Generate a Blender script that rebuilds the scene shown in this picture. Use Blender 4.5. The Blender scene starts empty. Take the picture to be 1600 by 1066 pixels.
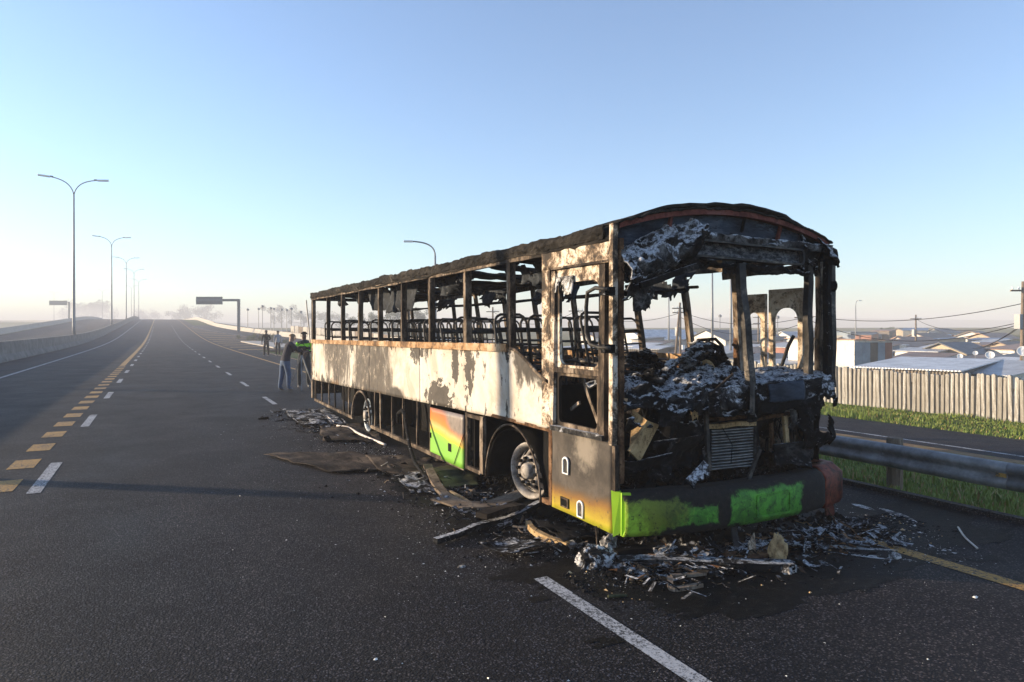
import bpy, bmesh, math, random
from mathutils import Vector, Matrix, noise
R = math.radians
sc = bpy.context.scene
col = sc.collection

# ------------------------------------------------------------------ camera, sky, sun, exposure
F_PX, HORIZON, CAM_H = 1080.0, 514.0, 1.88
YAW = math.atan(550 / F_PX)
cam_d = bpy.data.cameras.new('camera'); cam = bpy.data.objects.new('camera', cam_d); col.objects.link(cam)
cam_d.sensor_width = 36; cam_d.lens = 36 * F_PX / 1600
cam_d.shift_y = -(533 - HORIZON) / 1600
cam_d.clip_start = 0.1; cam_d.clip_end = 6000
cam.location = (0, 0, CAM_H); cam.rotation_euler = (R(90), 0, -YAW)
sc.camera = cam
SUN_EL, SUN_AZ = R(9.3), math.atan2(-0.80, 0.60)
w = bpy.data.worlds.new('World'); sc.world = w; w.use_nodes = True
wn = w.node_tree; bg = wn.nodes['Background']
sky = wn.nodes.new('ShaderNodeTexSky'); sky.sky_type = 'NISHITA'; sky.sun_disc = False
sky.sun_elevation = SUN_EL; sky.sun_rotation = SUN_AZ % (2 * math.pi)
sky.altitude = 0; sky.air_density = 1.0; sky.dust_density = 0.3; sky.ozone_density = 3.6
hs = wn.nodes.new('ShaderNodeHueSaturation'); hs.inputs['Saturation'].default_value = 0.88; hs.inputs['Hue'].default_value = 0.503
wn.links.new(sky.outputs[0], hs.inputs['Color']); wn.links.new(hs.outputs[0], bg.inputs[0]); bg.inputs[1].default_value = 0.15
sd = bpy.data.lights.new('sun', 'SUN'); sun = bpy.data.objects.new('sun', sd); col.objects.link(sun)
sd.energy = 5.0; sd.angle = R(0.55); sd.color = (1.0, 0.79, 0.54)
sdir = Vector((math.sin(SUN_AZ) * math.cos(SUN_EL), math.cos(SUN_AZ) * math.cos(SUN_EL), math.sin(SUN_EL)))
sun.rotation_euler = sdir.to_track_quat('Z', 'Y').to_euler(); sun.location = sdir * 50 + Vector((0, 0, 20))
vs = sc.view_settings; vs.view_transform = 'Standard'; vs.look = 'None'; vs.exposure = 1.25; vs.gamma = 1.0; vs.use_curve_mapping = False
sc.cycles.use_denoising = True; sc.cycles.max_bounces = 6; sc.cycles.diffuse_bounces = 3; sc.cycles.glossy_bounces = 3
sc.cycles.volume_bounces = 1; sc.cycles.transparent_max_bounces = 8

# ------------------------------------------------------------------ measured placement helpers
S_, C_ = math.sin(YAW), math.cos(YAW)
def ray(x, y):
    X = (x - 800) / F_PX; return Vector((X * C_ + S_, -X * S_ + C_, -(y - HORIZON) / F_PX))
def onu(x, y, u): r = ray(x, y); p = r * (u / r.x); return Vector((u, p.y, CAM_H + p.z))
def onv(x, y, v): r = ray(x, y); p = r * (v / r.y); return Vector((p.x, v, CAM_H + p.z))
def onz(x, y, z=0.0): r = ray(x, y); p = r * ((z - CAM_H) / r.z); return Vector((p.x, p.y, z))
def at(x, y, Z): r = ray(x, y) * Z; return Vector((r.x, r.y, CAM_H + r.z))

# ------------------------------------------------------------------ mesh building helpers
WORLD = {}
def tag(o, label, cat, group=None):
    o['label'] = label; o['category'] = cat
    if group: o['group'] = group
    return o
def thing(name, loc, label, cat, group=None):
    o = bpy.data.objects.new(name, None); col.objects.link(o); o.location = loc; o.empty_display_size = 0.2
    WORLD[o.name] = Vector(loc); return tag(o, label, cat, group)
def tn(p, s=1.0, seed=0.0):
    return noise.noise(Vector((p[0] * s + seed * 7.31, p[1] * s - seed * 3.17, p[2] * s + seed * 1.73)))
def fbm(p, s=1.0, seed=0.0, o=4):
    a, t = 1.0, 0.0
    for k in range(o):
        t += a * tn(p, s * 2 ** k, seed + k); a *= 0.5
    return t
class MB:
    def __init__(s): s.v = []; s.f = []
    def add(s, vs, fs):
        b = len(s.v); s.v += [Vector(p) for p in vs]; s.f += [tuple(b + i for i in f) for f in fs]; return s
    def poly(s, pts): return s.add(pts, [tuple(range(len(pts)))])
    def box(s, c, d, m=None):
        c = Vector(c); x, y, z = d[0] / 2, d[1] / 2, d[2] / 2
        vs = [Vector(p) for p in ((-x,-y,-z),(x,-y,-z),(x,y,-z),(-x,y,-z),(-x,-y,z),(x,-y,z),(x,y,z),(-x,y,z))]
        if m is not None: vs = [m @ p for p in vs]
        return s.add([c + p for p in vs], [(3,2,1,0),(4,5,6,7),(0,1,5,4),(1,2,6,5),(2,3,7,6),(3,0,4,7)])
    def mm(s, a, b):
        a = Vector(a); b = Vector(b); return s.box((a + b) / 2, [abs(b[i] - a[i]) for i in range(3)])
    def bar(s, p, q, wd, ht, up=(0, 0, 1), n=1, wob=0.0, seed=0):
        p = Vector(p); q = Vector(q); d = (q - p).normalized(); up = Vector(up)
        if abs(d.dot(up)) > 0.99: up = Vector((0, 1, 0))
        sx = d.cross(up).normalized(); sy = sx.cross(d).normalized()
        vs, fs = [], []
        for i in range(n + 1):
            c = p.lerp(q, i / n)
            if wob: c = c + sx * wob * tn(c, 3, seed) + sy * wob * tn(c, 3, seed + 9)
            vs += [c + sx * a * wd / 2 + sy * b * ht / 2 for a, b in ((-1,-1),(1,-1),(1,1),(-1,1))]
        for i in range(n):
            b = i * 4
            fs += [(b + k, b + (k + 1) % 4, b + 4 + (k + 1) % 4, b + 4 + k) for k in range(4)]
        fs += [(3,2,1,0), tuple(n * 4 + k for k in range(4))]
        return s.add(vs, fs)
    def tube(s, pts, r, n=7, closed=False):
        pts = [Vector(p) for p in pts]; m = len(pts); rs = r if isinstance(r, (list, tuple)) else [r] * m
        vs, fs = [], []; ref = None
        for i, p in enumerate(pts):
            a = pts[(i - 1) % m] if (closed or i > 0) else p; b = pts[(i + 1) % m] if (closed or i < m - 1) else p
            d = (b - a).normalized()
            if ref is None:
                ref = Vector((0, 0, 1)) if abs(d.z) < 0.9 else Vector((1, 0, 0))
            x = ref - d * ref.dot(d); x.normalize(); y = d.cross(x); ref = x
            vs += [p + (x * math.cos(2 * math.pi * k / n) + y * math.sin(2 * math.pi * k / n)) * rs[i] for k in range(n)]
        for i in range(m if closed else m - 1):
            j = (i + 1) % m
            fs += [(i * n + k, i * n + (k + 1) % n, j * n + (k + 1) % n, j * n + k) for k in range(n)]
        if not closed: fs += [tuple(range(n - 1, -1, -1)), tuple((m - 1) * n + k for k in range(n))]
        return s.add(vs, fs)
    def grid(s, fn, nu, nv, keep=None):
        b = len(s.v)
        s.v += [Vector(fn(i / nu, j / nv)) for i in range(nu + 1) for j in range(nv + 1)]
        for i in range(nu):
            for j in range(nv):
                if keep is None or keep((i + 0.5) / nu, (j + 0.5) / nv):
                    a = b + i * (nv + 1) + j; s.f.append((a, a + nv + 1, a + nv + 2, a + 1))
        return s
    def prism(s, pts, dvec):
        pts = [Vector(p) for p in pts]; n = len(pts); d = Vector(dvec)
        return s.add(pts + [p + d for p in pts], [tuple(range(n - 1, -1, -1)), tuple(range(n, 2 * n))] + [(k, (k + 1) % n, n + (k + 1) % n, n + k) for k in range(n)])
    def lathe(s, prof, c, ax, n=24):
        c = Vector(c); ax = Vector(ax).normalized(); x = ax.orthogonal().normalized(); y = ax.cross(x); m = len(prof)
        vs = [c + ax * h + (x * math.cos(2 * math.pi * k / n) + y * math.sin(2 * math.pi * k / n)) * r for k in range(n) for r, h in prof]
        fs = [(k * m + i, ((k + 1) % n) * m + i, ((k + 1) % n) * m + i + 1, k * m + i + 1) for k in range(n) for i in range(m - 1)]
        return s.add(vs, fs)
    def mesh(s, name, loc=(0, 0, 0)):
        l = Vector(loc); me = bpy.data.meshes.new(name)
        me.from_pydata([tuple(p - l) for p in s.v], [], s.f); return me
    def build(s, name, mat, parent=None, smooth=False, solid=0.0, bevel=0.0, kind=None, loc=None):
        base = Vector((0, 0, 0)) if loc is None else Vector(loc)
        root = parent
        while root is not None and root.parent is not None: root = root.parent
        if root is not None: base = WORLD[root.name]
        me = s.mesh(name, base)
        bm = bmesh.new(); bm.from_mesh(me)
        loose = [v for v in bm.verts if not v.link_faces]
        bmesh.ops.delete(bm, geom=loose, context='VERTS'); bmesh.ops.recalc_face_normals(bm, faces=bm.faces)
        bm.to_mesh(me); bm.free()
        o = bpy.data.objects.new(name, me); col.objects.link(o)
        me.materials.append(mat)
        if smooth:
            for p in me.polygons: p.use_smooth = True
        if parent is not None: o.parent = parent
        else: o.location = base; WORLD[o.name] = base
        if solid: m = o.modifiers.new('solid', 'SOLIDIFY'); m.thickness = solid; m.offset = 0
        if bevel: m = o.modifiers.new('bevel', 'BEVEL'); m.width = bevel; m.segments = 2; m.limit_method = 'ANGLE'
        if kind: o['kind'] = kind
        return o
def copy_tree(o, parent=None, loc=None):
    c = o.copy(); col.objects.link(c); c.parent = parent
    if loc is not None: c.location = loc; WORLD[c.name] = Vector(loc)
    for ch in [k for k in KIDS.get(o.name, list(o.children))]: copy_tree(ch, c)
    return c
KIDS = {}

# ------------------------------------------------------------------ material helpers
class G:
    def __init__(s, name):
        s.m = bpy.data.materials.new(name); s.m.use_nodes = True; s.t = s.m.node_tree
        s.b = s.t.nodes['Principled BSDF']; s.tc = s.t.nodes.new('ShaderNodeTexCoord')
        s.co = s.tc.outputs['Object']
    def n(s, ty, **k):
        x = s.t.nodes.new(ty)
        for a, b in k.items(): setattr(x, a, b)
        return x
    def put(s, sock, v):
        if isinstance(v, bpy.types.NodeSocket): s.t.links.new(v, sock)
        elif isinstance(v, (tuple, list)) and len(v) == 3 and sock.type == 'RGBA': sock.default_value = (*v, 1)
        else: sock.default_value = v
    def map(s, scale=(1, 1, 1), rot=(0, 0, 0), co=None):
        x = s.n('ShaderNodeMapping'); s.put(x.inputs[0], co or s.co); x.inputs['Scale'].default_value = scale; x.inputs['Rotation'].default_value = rot
        return x.outputs[0]
    def noise(s, sc_, det=5, rough=0.6, co=None, dist=0.0):
        x = s.n('ShaderNodeTexNoise'); s.put(x.inputs['Vector'], co or s.co)
        x.inputs['Scale'].default_value = sc_; x.inputs['Detail'].default_value = det; x.inputs['Roughness'].default_value = rough; x.inputs['Distortion'].default_value = dist
        return x.outputs[0]
    def vor(s, sc_, co=None, out='Distance', feat='F1'):
        x = s.n('ShaderNodeTexVoronoi', feature=feat); s.put(x.inputs['Vector'], co or s.co); x.inputs['Scale'].default_value = sc_
        return x.outputs[out]
    def math(s, op, a, b=0.0, clamp=False):
        x = s.n('ShaderNodeMath', operation=op, use_clamp=clamp); s.put(x.inputs[0], a); s.put(x.inputs[1], b); return x.outputs[0]
    def ramp(s, f, stops, interp='LINEAR'):
        x = s.n('ShaderNodeValToRGB'); s.put(x.inputs[0], f); x.color_ramp.interpolation = interp
        e = x.color_ramp.elements
        while len(e) < len(stops): e.new(0.5)
        for i, (p, c) in enumerate(stops):
            e[i].position = p; e[i].color = (*c, 1) if isinstance(c, tuple) else (c, c, c, 1)
        return x.outputs[0]
    def mix(s, f, a, b, blend='MIX'):
        x = s.n('ShaderNodeMix', data_type='RGBA', blend_type=blend)
        s.put(x.inputs[0], f); s.put(x.inputs[6], a); s.put(x.inputs[7], b); return x.outputs[2]
    def sep(s, v=None):
        x = s.n('ShaderNodeSeparateXYZ'); s.put(x.inputs[0], v or s.co); return x.outputs
    def step(s, f, a, b):
        x = s.n('ShaderNodeMapRange', interpolation_type='SMOOTHSTEP'); s.put(x.inputs[0], f)
        s.put(x.inputs[1], a); s.put(x.inputs[2], b); return x.outputs[0]
    def blob(s, c, r, nz=None, amt=0.5, lo=0.1, hi=0.35):
        x = s.n('ShaderNodeVectorMath', operation='SUBTRACT'); s.put(x.inputs[0], s.co); x.inputs[1].default_value = c
        y = s.n('ShaderNodeVectorMath', operation='DIVIDE'); s.put(y.inputs[0], x.outputs[0]); y.inputs[1].default_value = r
        l = s.n('ShaderNodeVectorMath', operation='LENGTH'); s.put(l.inputs[0], y.outputs[0])
        d = s.math('SUBTRACT', 1.0, l.outputs['Value'])
        if nz is not None: d = s.math('ADD', d, s.math('MULTIPLY', s.math('SUBTRACT', nz, 0.5), amt * 2))
        return s.step(d, lo, hi)
    def bump(s, h, st=0.4, d=0.01):
        x = s.n('ShaderNodeBump'); s.put(x.inputs['Height'], h); x.inputs['Strength'].default_value = st; x.inputs['Distance'].default_value = d
        s.t.links.new(x.outputs[0], s.b.inputs['Normal'])
    def out(s, c, rough=0.7, metal=0.0, spec=None):
        s.put(s.b.inputs['Base Color'], c); s.put(s.b.inputs['Roughness'], rough); s.put(s.b.inputs['Metallic'], metal)
        if spec is not None: s.b.inputs['Specular IOR Level'].default_value = spec
        return s.m
def simple(name, c, rough=0.7, metal=0.0, var=0.25, sc_=6.0, bump=0.15, bd=0.004):
    g = G(name); n = g.noise(sc_, 6, 0.65)
    lo = tuple(x * (1 - var) for x in c); hi = tuple(min(1, x * (1 + var)) for x in c)
    cc = g.ramp(n, [(0.3, lo), (0.7, hi)]); g.bump(g.noise(sc_ * 9, 4, 0.7), bump, bd)
    return g.out(cc, rough, metal)
def burnt(name, stops, sc_=3.0, rough=0.85, metal=0.0, bump=0.5, bd=0.008, stretch=(1, 1, 1), ash=None, dist=0.4, fleck=None):
    g = G(name); co = g.map(stretch); n = g.noise(sc_, 10, 0.74, co, dist); n = g.math('ADD', g.math('MULTIPLY', g.math('SUBTRACT', n, 0.5), 1.7), 0.5)
    c = g.ramp(n, stops)
    if ash:
        thr, acol = ash
        ge = g.n('ShaderNodeNewGeometry'); nz = g.sep(ge.outputs['Normal'])[2]
        f = g.math('ADD', g.math('MULTIPLY', nz, 0.22), g.noise(sc_ * 1.7, 8, 0.7, co, 0.6))
        f2 = g.step(f, thr, thr + 0.10); fine = g.step(g.noise(sc_ * 9, 5, 0.7), 0.30, 0.62)
        c = g.mix(g.math('MULTIPLY', f2, fine), c, acol)
    if fleck: c = g.mix(g.math('MULTIPLY', g.step(g.noise(sc_ * 5.5, 8, 0.78, co, 0.5), fleck[0], fleck[0] + 0.03), 0.8), c, fleck[1])
    fk = g.step(g.noise(sc_ * 4.3, 9, 0.76, co, 0.3), 0.55, 0.565); c = g.mix(g.math('MULTIPLY', fk, 0.8), c, stops[0][1])
    h = g.math('ADD', n, g.math('MULTIPLY', g.noise(sc_ * 12, 5, 0.75), 0.45)); g.bump(h, bump, bd)
    return g.out(c, rough, metal, 0.10)

# asphalt
def asphalt(name, a=(0.004, 0.004, 0.005), b=(0.064, 0.058, 0.060), patch=True):
    g = G(name)
    vc = g.sep(g.vor(72, out='Color')); vd = g.vor(72); sv = vc[0]
    n1 = g.noise(210, 3, 0.8); n2 = g.noise(0.35, 5, 0.6, g.map((1, 0.25, 1))); n3 = g.noise(0.75, 5, 0.65, None, 0.4)
    c = g.ramp(sv, [(0.10, a), (0.55, tuple((x + y) / 3.4 for x, y in zip(a, b))), (0.85, b), (0.98, tuple(1.9 * x for x in b))]); c = g.mix(g.step(vd, 0.35, 0.62), c, a)
    c = g.mix(g.math('MULTIPLY', n1, 0.35), c, (0.014, 0.014, 0.016)); c = g.mix(g.math('MULTIPLY', g.step(g.noise(75, 3, 0.7), 0.66, 0.70), 0.8), c, tuple(x * 2.6 for x in b))
    c = g.mix(g.step(n2, 0.38, 0.66), c, g.mix(1.0, c, (1.5, 1.25, 1.08), 'MULTIPLY'))
    c = g.mix(g.step(n3, 0.35, 0.7), c, g.mix(1.0, c, (0.66, 0.76, 0.95), 'MULTIPLY'))
    # worn wheel tracks
    x = g.sep()[0]
    tr = g.math('ADD', 0.5, g.math('MULTIPLY', 0.5, g.math('SINE', g.math('MULTIPLY', x, 3.35))))
    c = g.mix(g.math('MULTIPLY', tr, 0.35), c, g.mix(1.0, c, (1.35, 1.3, 1.28), 'MULTIPLY'))
    g.bump(g.math('ADD', g.math('MULTIPLY', n1, 0.5), g.math('SUBTRACT', g.math('MULTIPLY', sv, 0.8), vd)), 0.8, 0.006)
    return g.out(c, g.ramp(n3, [(0.3, 0.62), (0.75, 0.8)]), 0, 0.15)
def paint(name, c, wear=0.485):
    g = G(name); n = g.noise(30, 6, 0.75); v = g.noise(110, 3, 0.7); n2 = g.noise(2.2, 4, 0.6)
    f = g.step(g.math('ADD', g.math('MULTIPLY', n, 0.45), g.math('ADD', g.math('MULTIPLY', v, 0.35), g.math('MULTIPLY', n2, 0.2))), wear - 0.04, wear + 0.05)
    cc = g.mix(f, (0.03, 0.029, 0.029), g.mix(n2, c, tuple(x * 0.72 for x in c)))
    g.bump(v, 0.5, 0.006); return g.out(cc, 0.75)
M = {}
M['asphalt'] = asphalt('asphalt')
M['ramp'] = asphalt('ramp_asphalt', (0.012, 0.012, 0.013), (0.062, 0.058, 0.056))
M['white'] = paint('white_road_paint', (0.52, 0.52, 0.52)); M['yellow'] = paint('yellow_road_paint', (0.50, 0.27, 0.05), 0.47)
M['concrete'] = simple('concrete', (0.34, 0.32, 0.29), 0.85, 0, 0.3, 2.0, 0.4, 0.006)
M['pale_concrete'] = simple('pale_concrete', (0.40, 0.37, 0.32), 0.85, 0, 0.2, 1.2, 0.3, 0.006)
M['galv'] = simple('galvanised_steel', (0.22, 0.222, 0.225), 0.6, 0.3, 0.6, 3.5, 0.3, 0.01)
M['pole_grey'] = simple('pole_grey', (0.24, 0.25, 0.26), 0.55, 0.3, 0.15, 2.0, 0.05)
M['lamp_white'] = simple('lamp_white', (0.82, 0.82, 0.80), 0.35, 0, 0.03, 2.0, 0.02)
M['wood'] = burnt('weathered_wood', [(0.3, (0.10, 0.075, 0.055)), (0.55, (0.20, 0.155, 0.115)), (0.75, (0.28, 0.23, 0.18))], 4, 0.9, 0, 0.4, 0.006, (1, 1, 0.12))
M['dirt'] = burnt('dirt', [(0.3, (0.16, 0.105, 0.06)), (0.55, (0.26, 0.175, 0.10)), (0.75, (0.20, 0.18, 0.07))], 1.6, 0.95, 0, 0.6, 0.03)
M['soil_grass'] = burnt('grass_soil', [(0.3, (0.03, 0.045, 0.012)), (0.5, (0.06, 0.10, 0.02)), (0.72, (0.11, 0.12, 0.035))], 1.3, 0.95, 0, 0.8, 0.05)
M['terrain'] = burnt('terrain', [(0.3, (0.09, 0.10, 0.035)), (0.5, (0.19, 0.17, 0.07)), (0.72, (0.24, 0.19, 0.10))], 0.05, 0.95, 0, 0.3, 0.1)
def blade_mat(name, lo, hi):
    g = G(name); n = g.noise(0.9, 3); c = g.mix(g.math('MULTIPLY', n, 1.0), lo, hi)
    g.b.inputs['Subsurface Weight'].default_value = 0.0; return g.out(c, 0.65)
M['blade'] = blade_mat('grass_blade', (0.085, 0.16, 0.016), (0.24, 0.28, 0.04))
M['dry'] = blade_mat('dry_grass', (0.26, 0.17, 0.06), (0.40, 0.28, 0.12))
M['leaf'] = blade_mat('leaf', (0.035, 0.06, 0.02), (0.09, 0.12, 0.035))
M['bark'] = simple('bark', (0.10, 0.075, 0.05), 0.9)

# ------------------------------------------------------------------ road path, terrain
def soft(x, k=14.0):
    t = x / k; return k * (math.log1p(math.exp(t)) if t < 30 else t)
def zroad(s): return 0.0305 * (soft(s - 100) - soft(s - 285)) - 0.0305 * soft(-100)
PATH = {}
_x, _y, _h = 0.0, 0.0, 0.0
for k in range(0, 421):
    s = k * 2.0; PATH[k] = (_x, _y, _h)
    cur = (1 / 190.0) * min(1, max(0, (s - 320) / 70.0)); _h += cur * 2.0
    _x -= math.sin(_h) * 2.0; _y += math.cos(_h) * 2.0
def off(s, o, dz=0.0):
    if s <= 0: return Vector((o, s, zroad(0) + dz))
    k = min(419, int(s / 2)); t = s / 2 - k; a, b = PATH[k], PATH[k + 1]
    x, y, h = (a[i] + (b[i] - a[i]) * t for i in range(3))
    return Vector((x + o * math.cos(h), y + o * math.sin(h), zroad(s) + dz))
def sst(a, b, x): t = max(0, min(1, (x - a) / (b - a))); return t * t * (3 - 2 * t)
def ur(s): return 19.0 - 0.9 * sst(0, 40, s) - 9.2 * sst(70, 190, s)
def rr(s): return 0.35 + 2.3 * sst(30, 90, s)
def zr(s): return -0.9 + (0.9 + zroad(s)) * sst(25, 115, s)
def zt(x, y):
    d = math.hypot(x, y); return -2.3 + 0.021 * max(0, min(d, 290) - 70)
SS = [-40 + 2.0 * i for i in range(0, 23)] + [6 + 4 * i for i in range(0, 200)]
def strip(name, mat, offs, ss=SS, kind='structure', smooth=True, sub=1):
    m = MB(); n = len(ss) - 1; no = len(offs)
    b = [[o(s) for o in offs] for s in ss]
    m.v = [p for r_ in b for p in r_]
    m.f = [(i * no + j, i * no + j + 1, (i + 1) * no + j + 1, (i + 1) * no + j) for i in range(n) for j in range(no - 1)]
    o = m.build(name, mat, None, smooth); 
    if kind: o['kind'] = kind
    return o
NEAR = [s for s in SS if s <= 192]
# the ground to the horizon
m = MB()
def gfn(a, b):
    x = (a - 0.5) * 2; y = (b - 0.5) * 2
    X = math.copysign(abs(x) ** 2.2, x) * 1500; Y = math.copysign(abs(y) ** 2.2, y) * 1500
    return (X, Y, zt(X, Y))
m.grid(gfn, 90, 90)
o = m.build('ground', M['terrain'], None, True); o['kind'] = 'structure'
road = strip('road', M['asphalt'], [lambda s, q=q: off(s, q) for q in (-7.75, -3.8, 0, 3.8, 7.4)])
strip('opposite_road', M['ramp'], [lambda s, q=q: off(s, q) for q in (-8.45, -14, -21.5)])
strip('embankment', M['soil_grass'], [lambda s: off(s, -21.5), lambda s: off(s, -24, -0.15), lambda s: (lambda p: Vector((p.x, p.y, zt(p.x, p.y) - 0.3)))(off(s, -44))])
strip('exit_ramp', M['ramp'], [lambda s: Vector((ur(s) - 2.7, s, zr(s))), lambda s: Vector((ur(s) - 1, s, zr(s) + 0.03)), lambda s: Vector((ur(s) + rr(s), s, zr(s)))], NEAR)
strip('grass_verge', M['soil_grass'], [lambda s: Vector((7.4, s, zroad(s) + 0.012)), lambda s: Vector((8.6, s, zroad(s) * 0.8 + zr(s) * 0.2)), lambda s: Vector((max(11.0, 7.4 + (ur(s) - 10.1) * 0.25), s, zroad(s) * 0.55 + zr(s) * 0.45))], [s for s in NEAR if s <= 130])
strip('dirt_shoulder', M['dirt'], [lambda s: Vector((max(11.0, 7.4 + (ur(s) - 10.1) * 0.25), s, zroad(s) * 0.55 + zr(s) * 0.45)), lambda s: Vector(((11.0 + ur(s) - 2.7) / 2, s, zr(s) * 0.95)), lambda s: Vector((max(ur(s) - 2.7, 7.4), s, zr(s)))], [s for s in NEAR if s <= 130])
strip('grass_bank', M['soil_grass'], [lambda s: Vector((ur(s) + rr(s), s, zr(s) - 0.004)), lambda s: Vector((ur(s) + 4.2, s, zr(s) + 0.02)), lambda s: Vector((ur(s) + 7, s, zr(s) - 0.2)), lambda s: Vector((ur(s) + 22, s, zt(ur(s) + 22, s) - 0.2))], NEAR)
strip('far_embankment', M['soil_grass'], [lambda s: off(s, 7.4), lambda s: off(s, 12, -0.1), lambda s: (lambda p: Vector((p.x, p.y, zt(p.x, p.y) - 0.3)))(off(s, 34))], [s for s in SS if s >= 182])
# painted markings: each line a sheet 4 mm above the asphalt
def line(name, mat, o0, o1, s0, s1, st=4.0, fn=off, dz=0.004):
    n = max(1, int((s1 - s0) / st)); m = MB()
    for i in range(n + 1):
        s = s0 + (s1 - s0) * i / n; m.v += [fn(s, o0, dz), fn(s, o1, dz)]
    m.f = [(2 * i, 2 * i + 1, 2 * i + 3, 2 * i + 2) for i in range(n)]
    o = m.build(name, mat, road); return o
line('edge_line', M['white'], -5.52, -5.38, -40, 700)
line('edge_line', M['yellow'], 5.52, 5.68, -40, 700)
for k in range(30):
    s0 = 3.35 + 6.05 * k
    line('lane_dash', M['white'], -1.36, -1.22, s0 + 0.1, s0 + 2.15)
for k in range(24):
    s0 = 9.74 + 1.52 * k - 1.52 * 4
    line('block_dash', M['yellow'], -1.83, -1.52, s0, s0 + 0.72)
line('block_line', M['yellow'], -1.83, -1.58, 9.74 + 1.52 * 20, 260)
for k in range(32):
    s0 = 0.35 + 6.05 * k if k else 2.45
    if k in (1, 2): continue
    line('lane_dash', M['white'], 2.50, 2.615, (2.0 if k == 0 else s0 - 0.5), (4.55 if k == 0 else s0 + 1.6))
line('ramp_line', M['white'], 0, 0.12, -20, 180, fn=lambda s, o, d: Vector((ur(s) - 2.25 + o, s, zr(s) + d + 0.006)))
# gore chevrons between the road and the exit ramp
def gore(s, t): 
    a = off(s, 5.9); b = Vector((ur(s) - 2.7, s, zr(s))); p = a.lerp(b, t); p.z = max(a.z, b.z) + 0.02; return p
gm = MB(); gm.grid(lambda a, b: gore(62 + a * 118, b), 30, 4)
gi = gm.build('painted_island', M['ramp'], None, True); gi['kind'] = 'structure'
cm = MB()
for k in range(14):
    s = 64 + k * 8
    cm = MB(); cm.poly([gore(s, 0.02) + Vector((0, 0, .006)), gore(s + 1.2, 0.02) + Vector((0, 0, .006)), gore(s + 4.2, 0.95) + Vector((0, 0, .006)), gore(s + 3, 0.95) + Vector((0, 0, .006))])
    cm.build('chevron', M['yellow'], gi)
WORLD[gi.name] = Vector((0, 0, 0))
isl = MB(); isl.grid(lambda a, b: gore(66 + a * 26, 0.35 + 0.3 * b) + Vector((0, 0, 0.10)), 10, 3)
isl.build('concrete_island', M['concrete'], None, False, 0.12)['kind'] = 'structure'
kb = MB()
for i in range(80):
    s0 = -20 + i * 1.0
    kb.bar(Vector((7.42, s0, 0.02)), Vector((7.42, s0 + 0.985, 0.02)), 0.10, 0.07)
kb.build('kerb', M['ramp'], None)['kind'] = 'structure'

# median barrier
def barrier(name, label, o, ss, ht=1.15, mat=M['concrete'], fn=off):
    prof = [(-0.36, -0.1), (-0.36, 0.10), (-0.20, 0.42), (-0.12, ht), (0.12, ht), (0.20, 0.42), (0.36, 0.10), (0.36, -0.1)]
    b = MB(); n = len(prof)
    for s in ss: b.v += [fn(s, o + x, z) for x, z in prof]
    b.f = [(i * n + j, i * n + j + 1, (i + 1) * n + j + 1, (i + 1) * n + j) for i in range(len(ss) - 1) for j in range(n - 1)]
    return tag(b.build(name, mat, None), label, 'barrier')
M['barrier'] = simple('weathered_shaded_barrier', (0.15, 0.145, 0.135), 0.9, 0, 0.45, 1.4, 0.5, 0.01)  # darker than the other concrete: shade on its road side is in the colour
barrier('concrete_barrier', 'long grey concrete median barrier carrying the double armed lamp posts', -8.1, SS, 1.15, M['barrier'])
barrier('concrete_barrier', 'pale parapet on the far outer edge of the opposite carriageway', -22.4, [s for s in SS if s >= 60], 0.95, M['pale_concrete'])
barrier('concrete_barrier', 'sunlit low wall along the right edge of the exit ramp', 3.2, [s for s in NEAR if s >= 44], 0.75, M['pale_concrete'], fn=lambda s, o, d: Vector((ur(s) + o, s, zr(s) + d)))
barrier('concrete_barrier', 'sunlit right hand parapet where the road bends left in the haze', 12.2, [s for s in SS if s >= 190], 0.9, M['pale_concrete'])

# ------------------------------------------------------------------ the burnt bus
BU0, BU1, BV0, BV1 = 3.30, 5.87, 4.65, 17.2
BL = Vector((4.585, 10.9, 0.0))
bus = thing('burnt_bus', BL, 'burnt out bus shell with scorched cream side standing across the right lane', 'bus')
def zsill(v): return 1.58 + (17.2 - v) * 0.0095
def zpan(v): return 0.65 + (17.2 - v) * 0.0245
def L(u, v, z): return (u - BL.x, v - BL.y, z)

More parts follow.
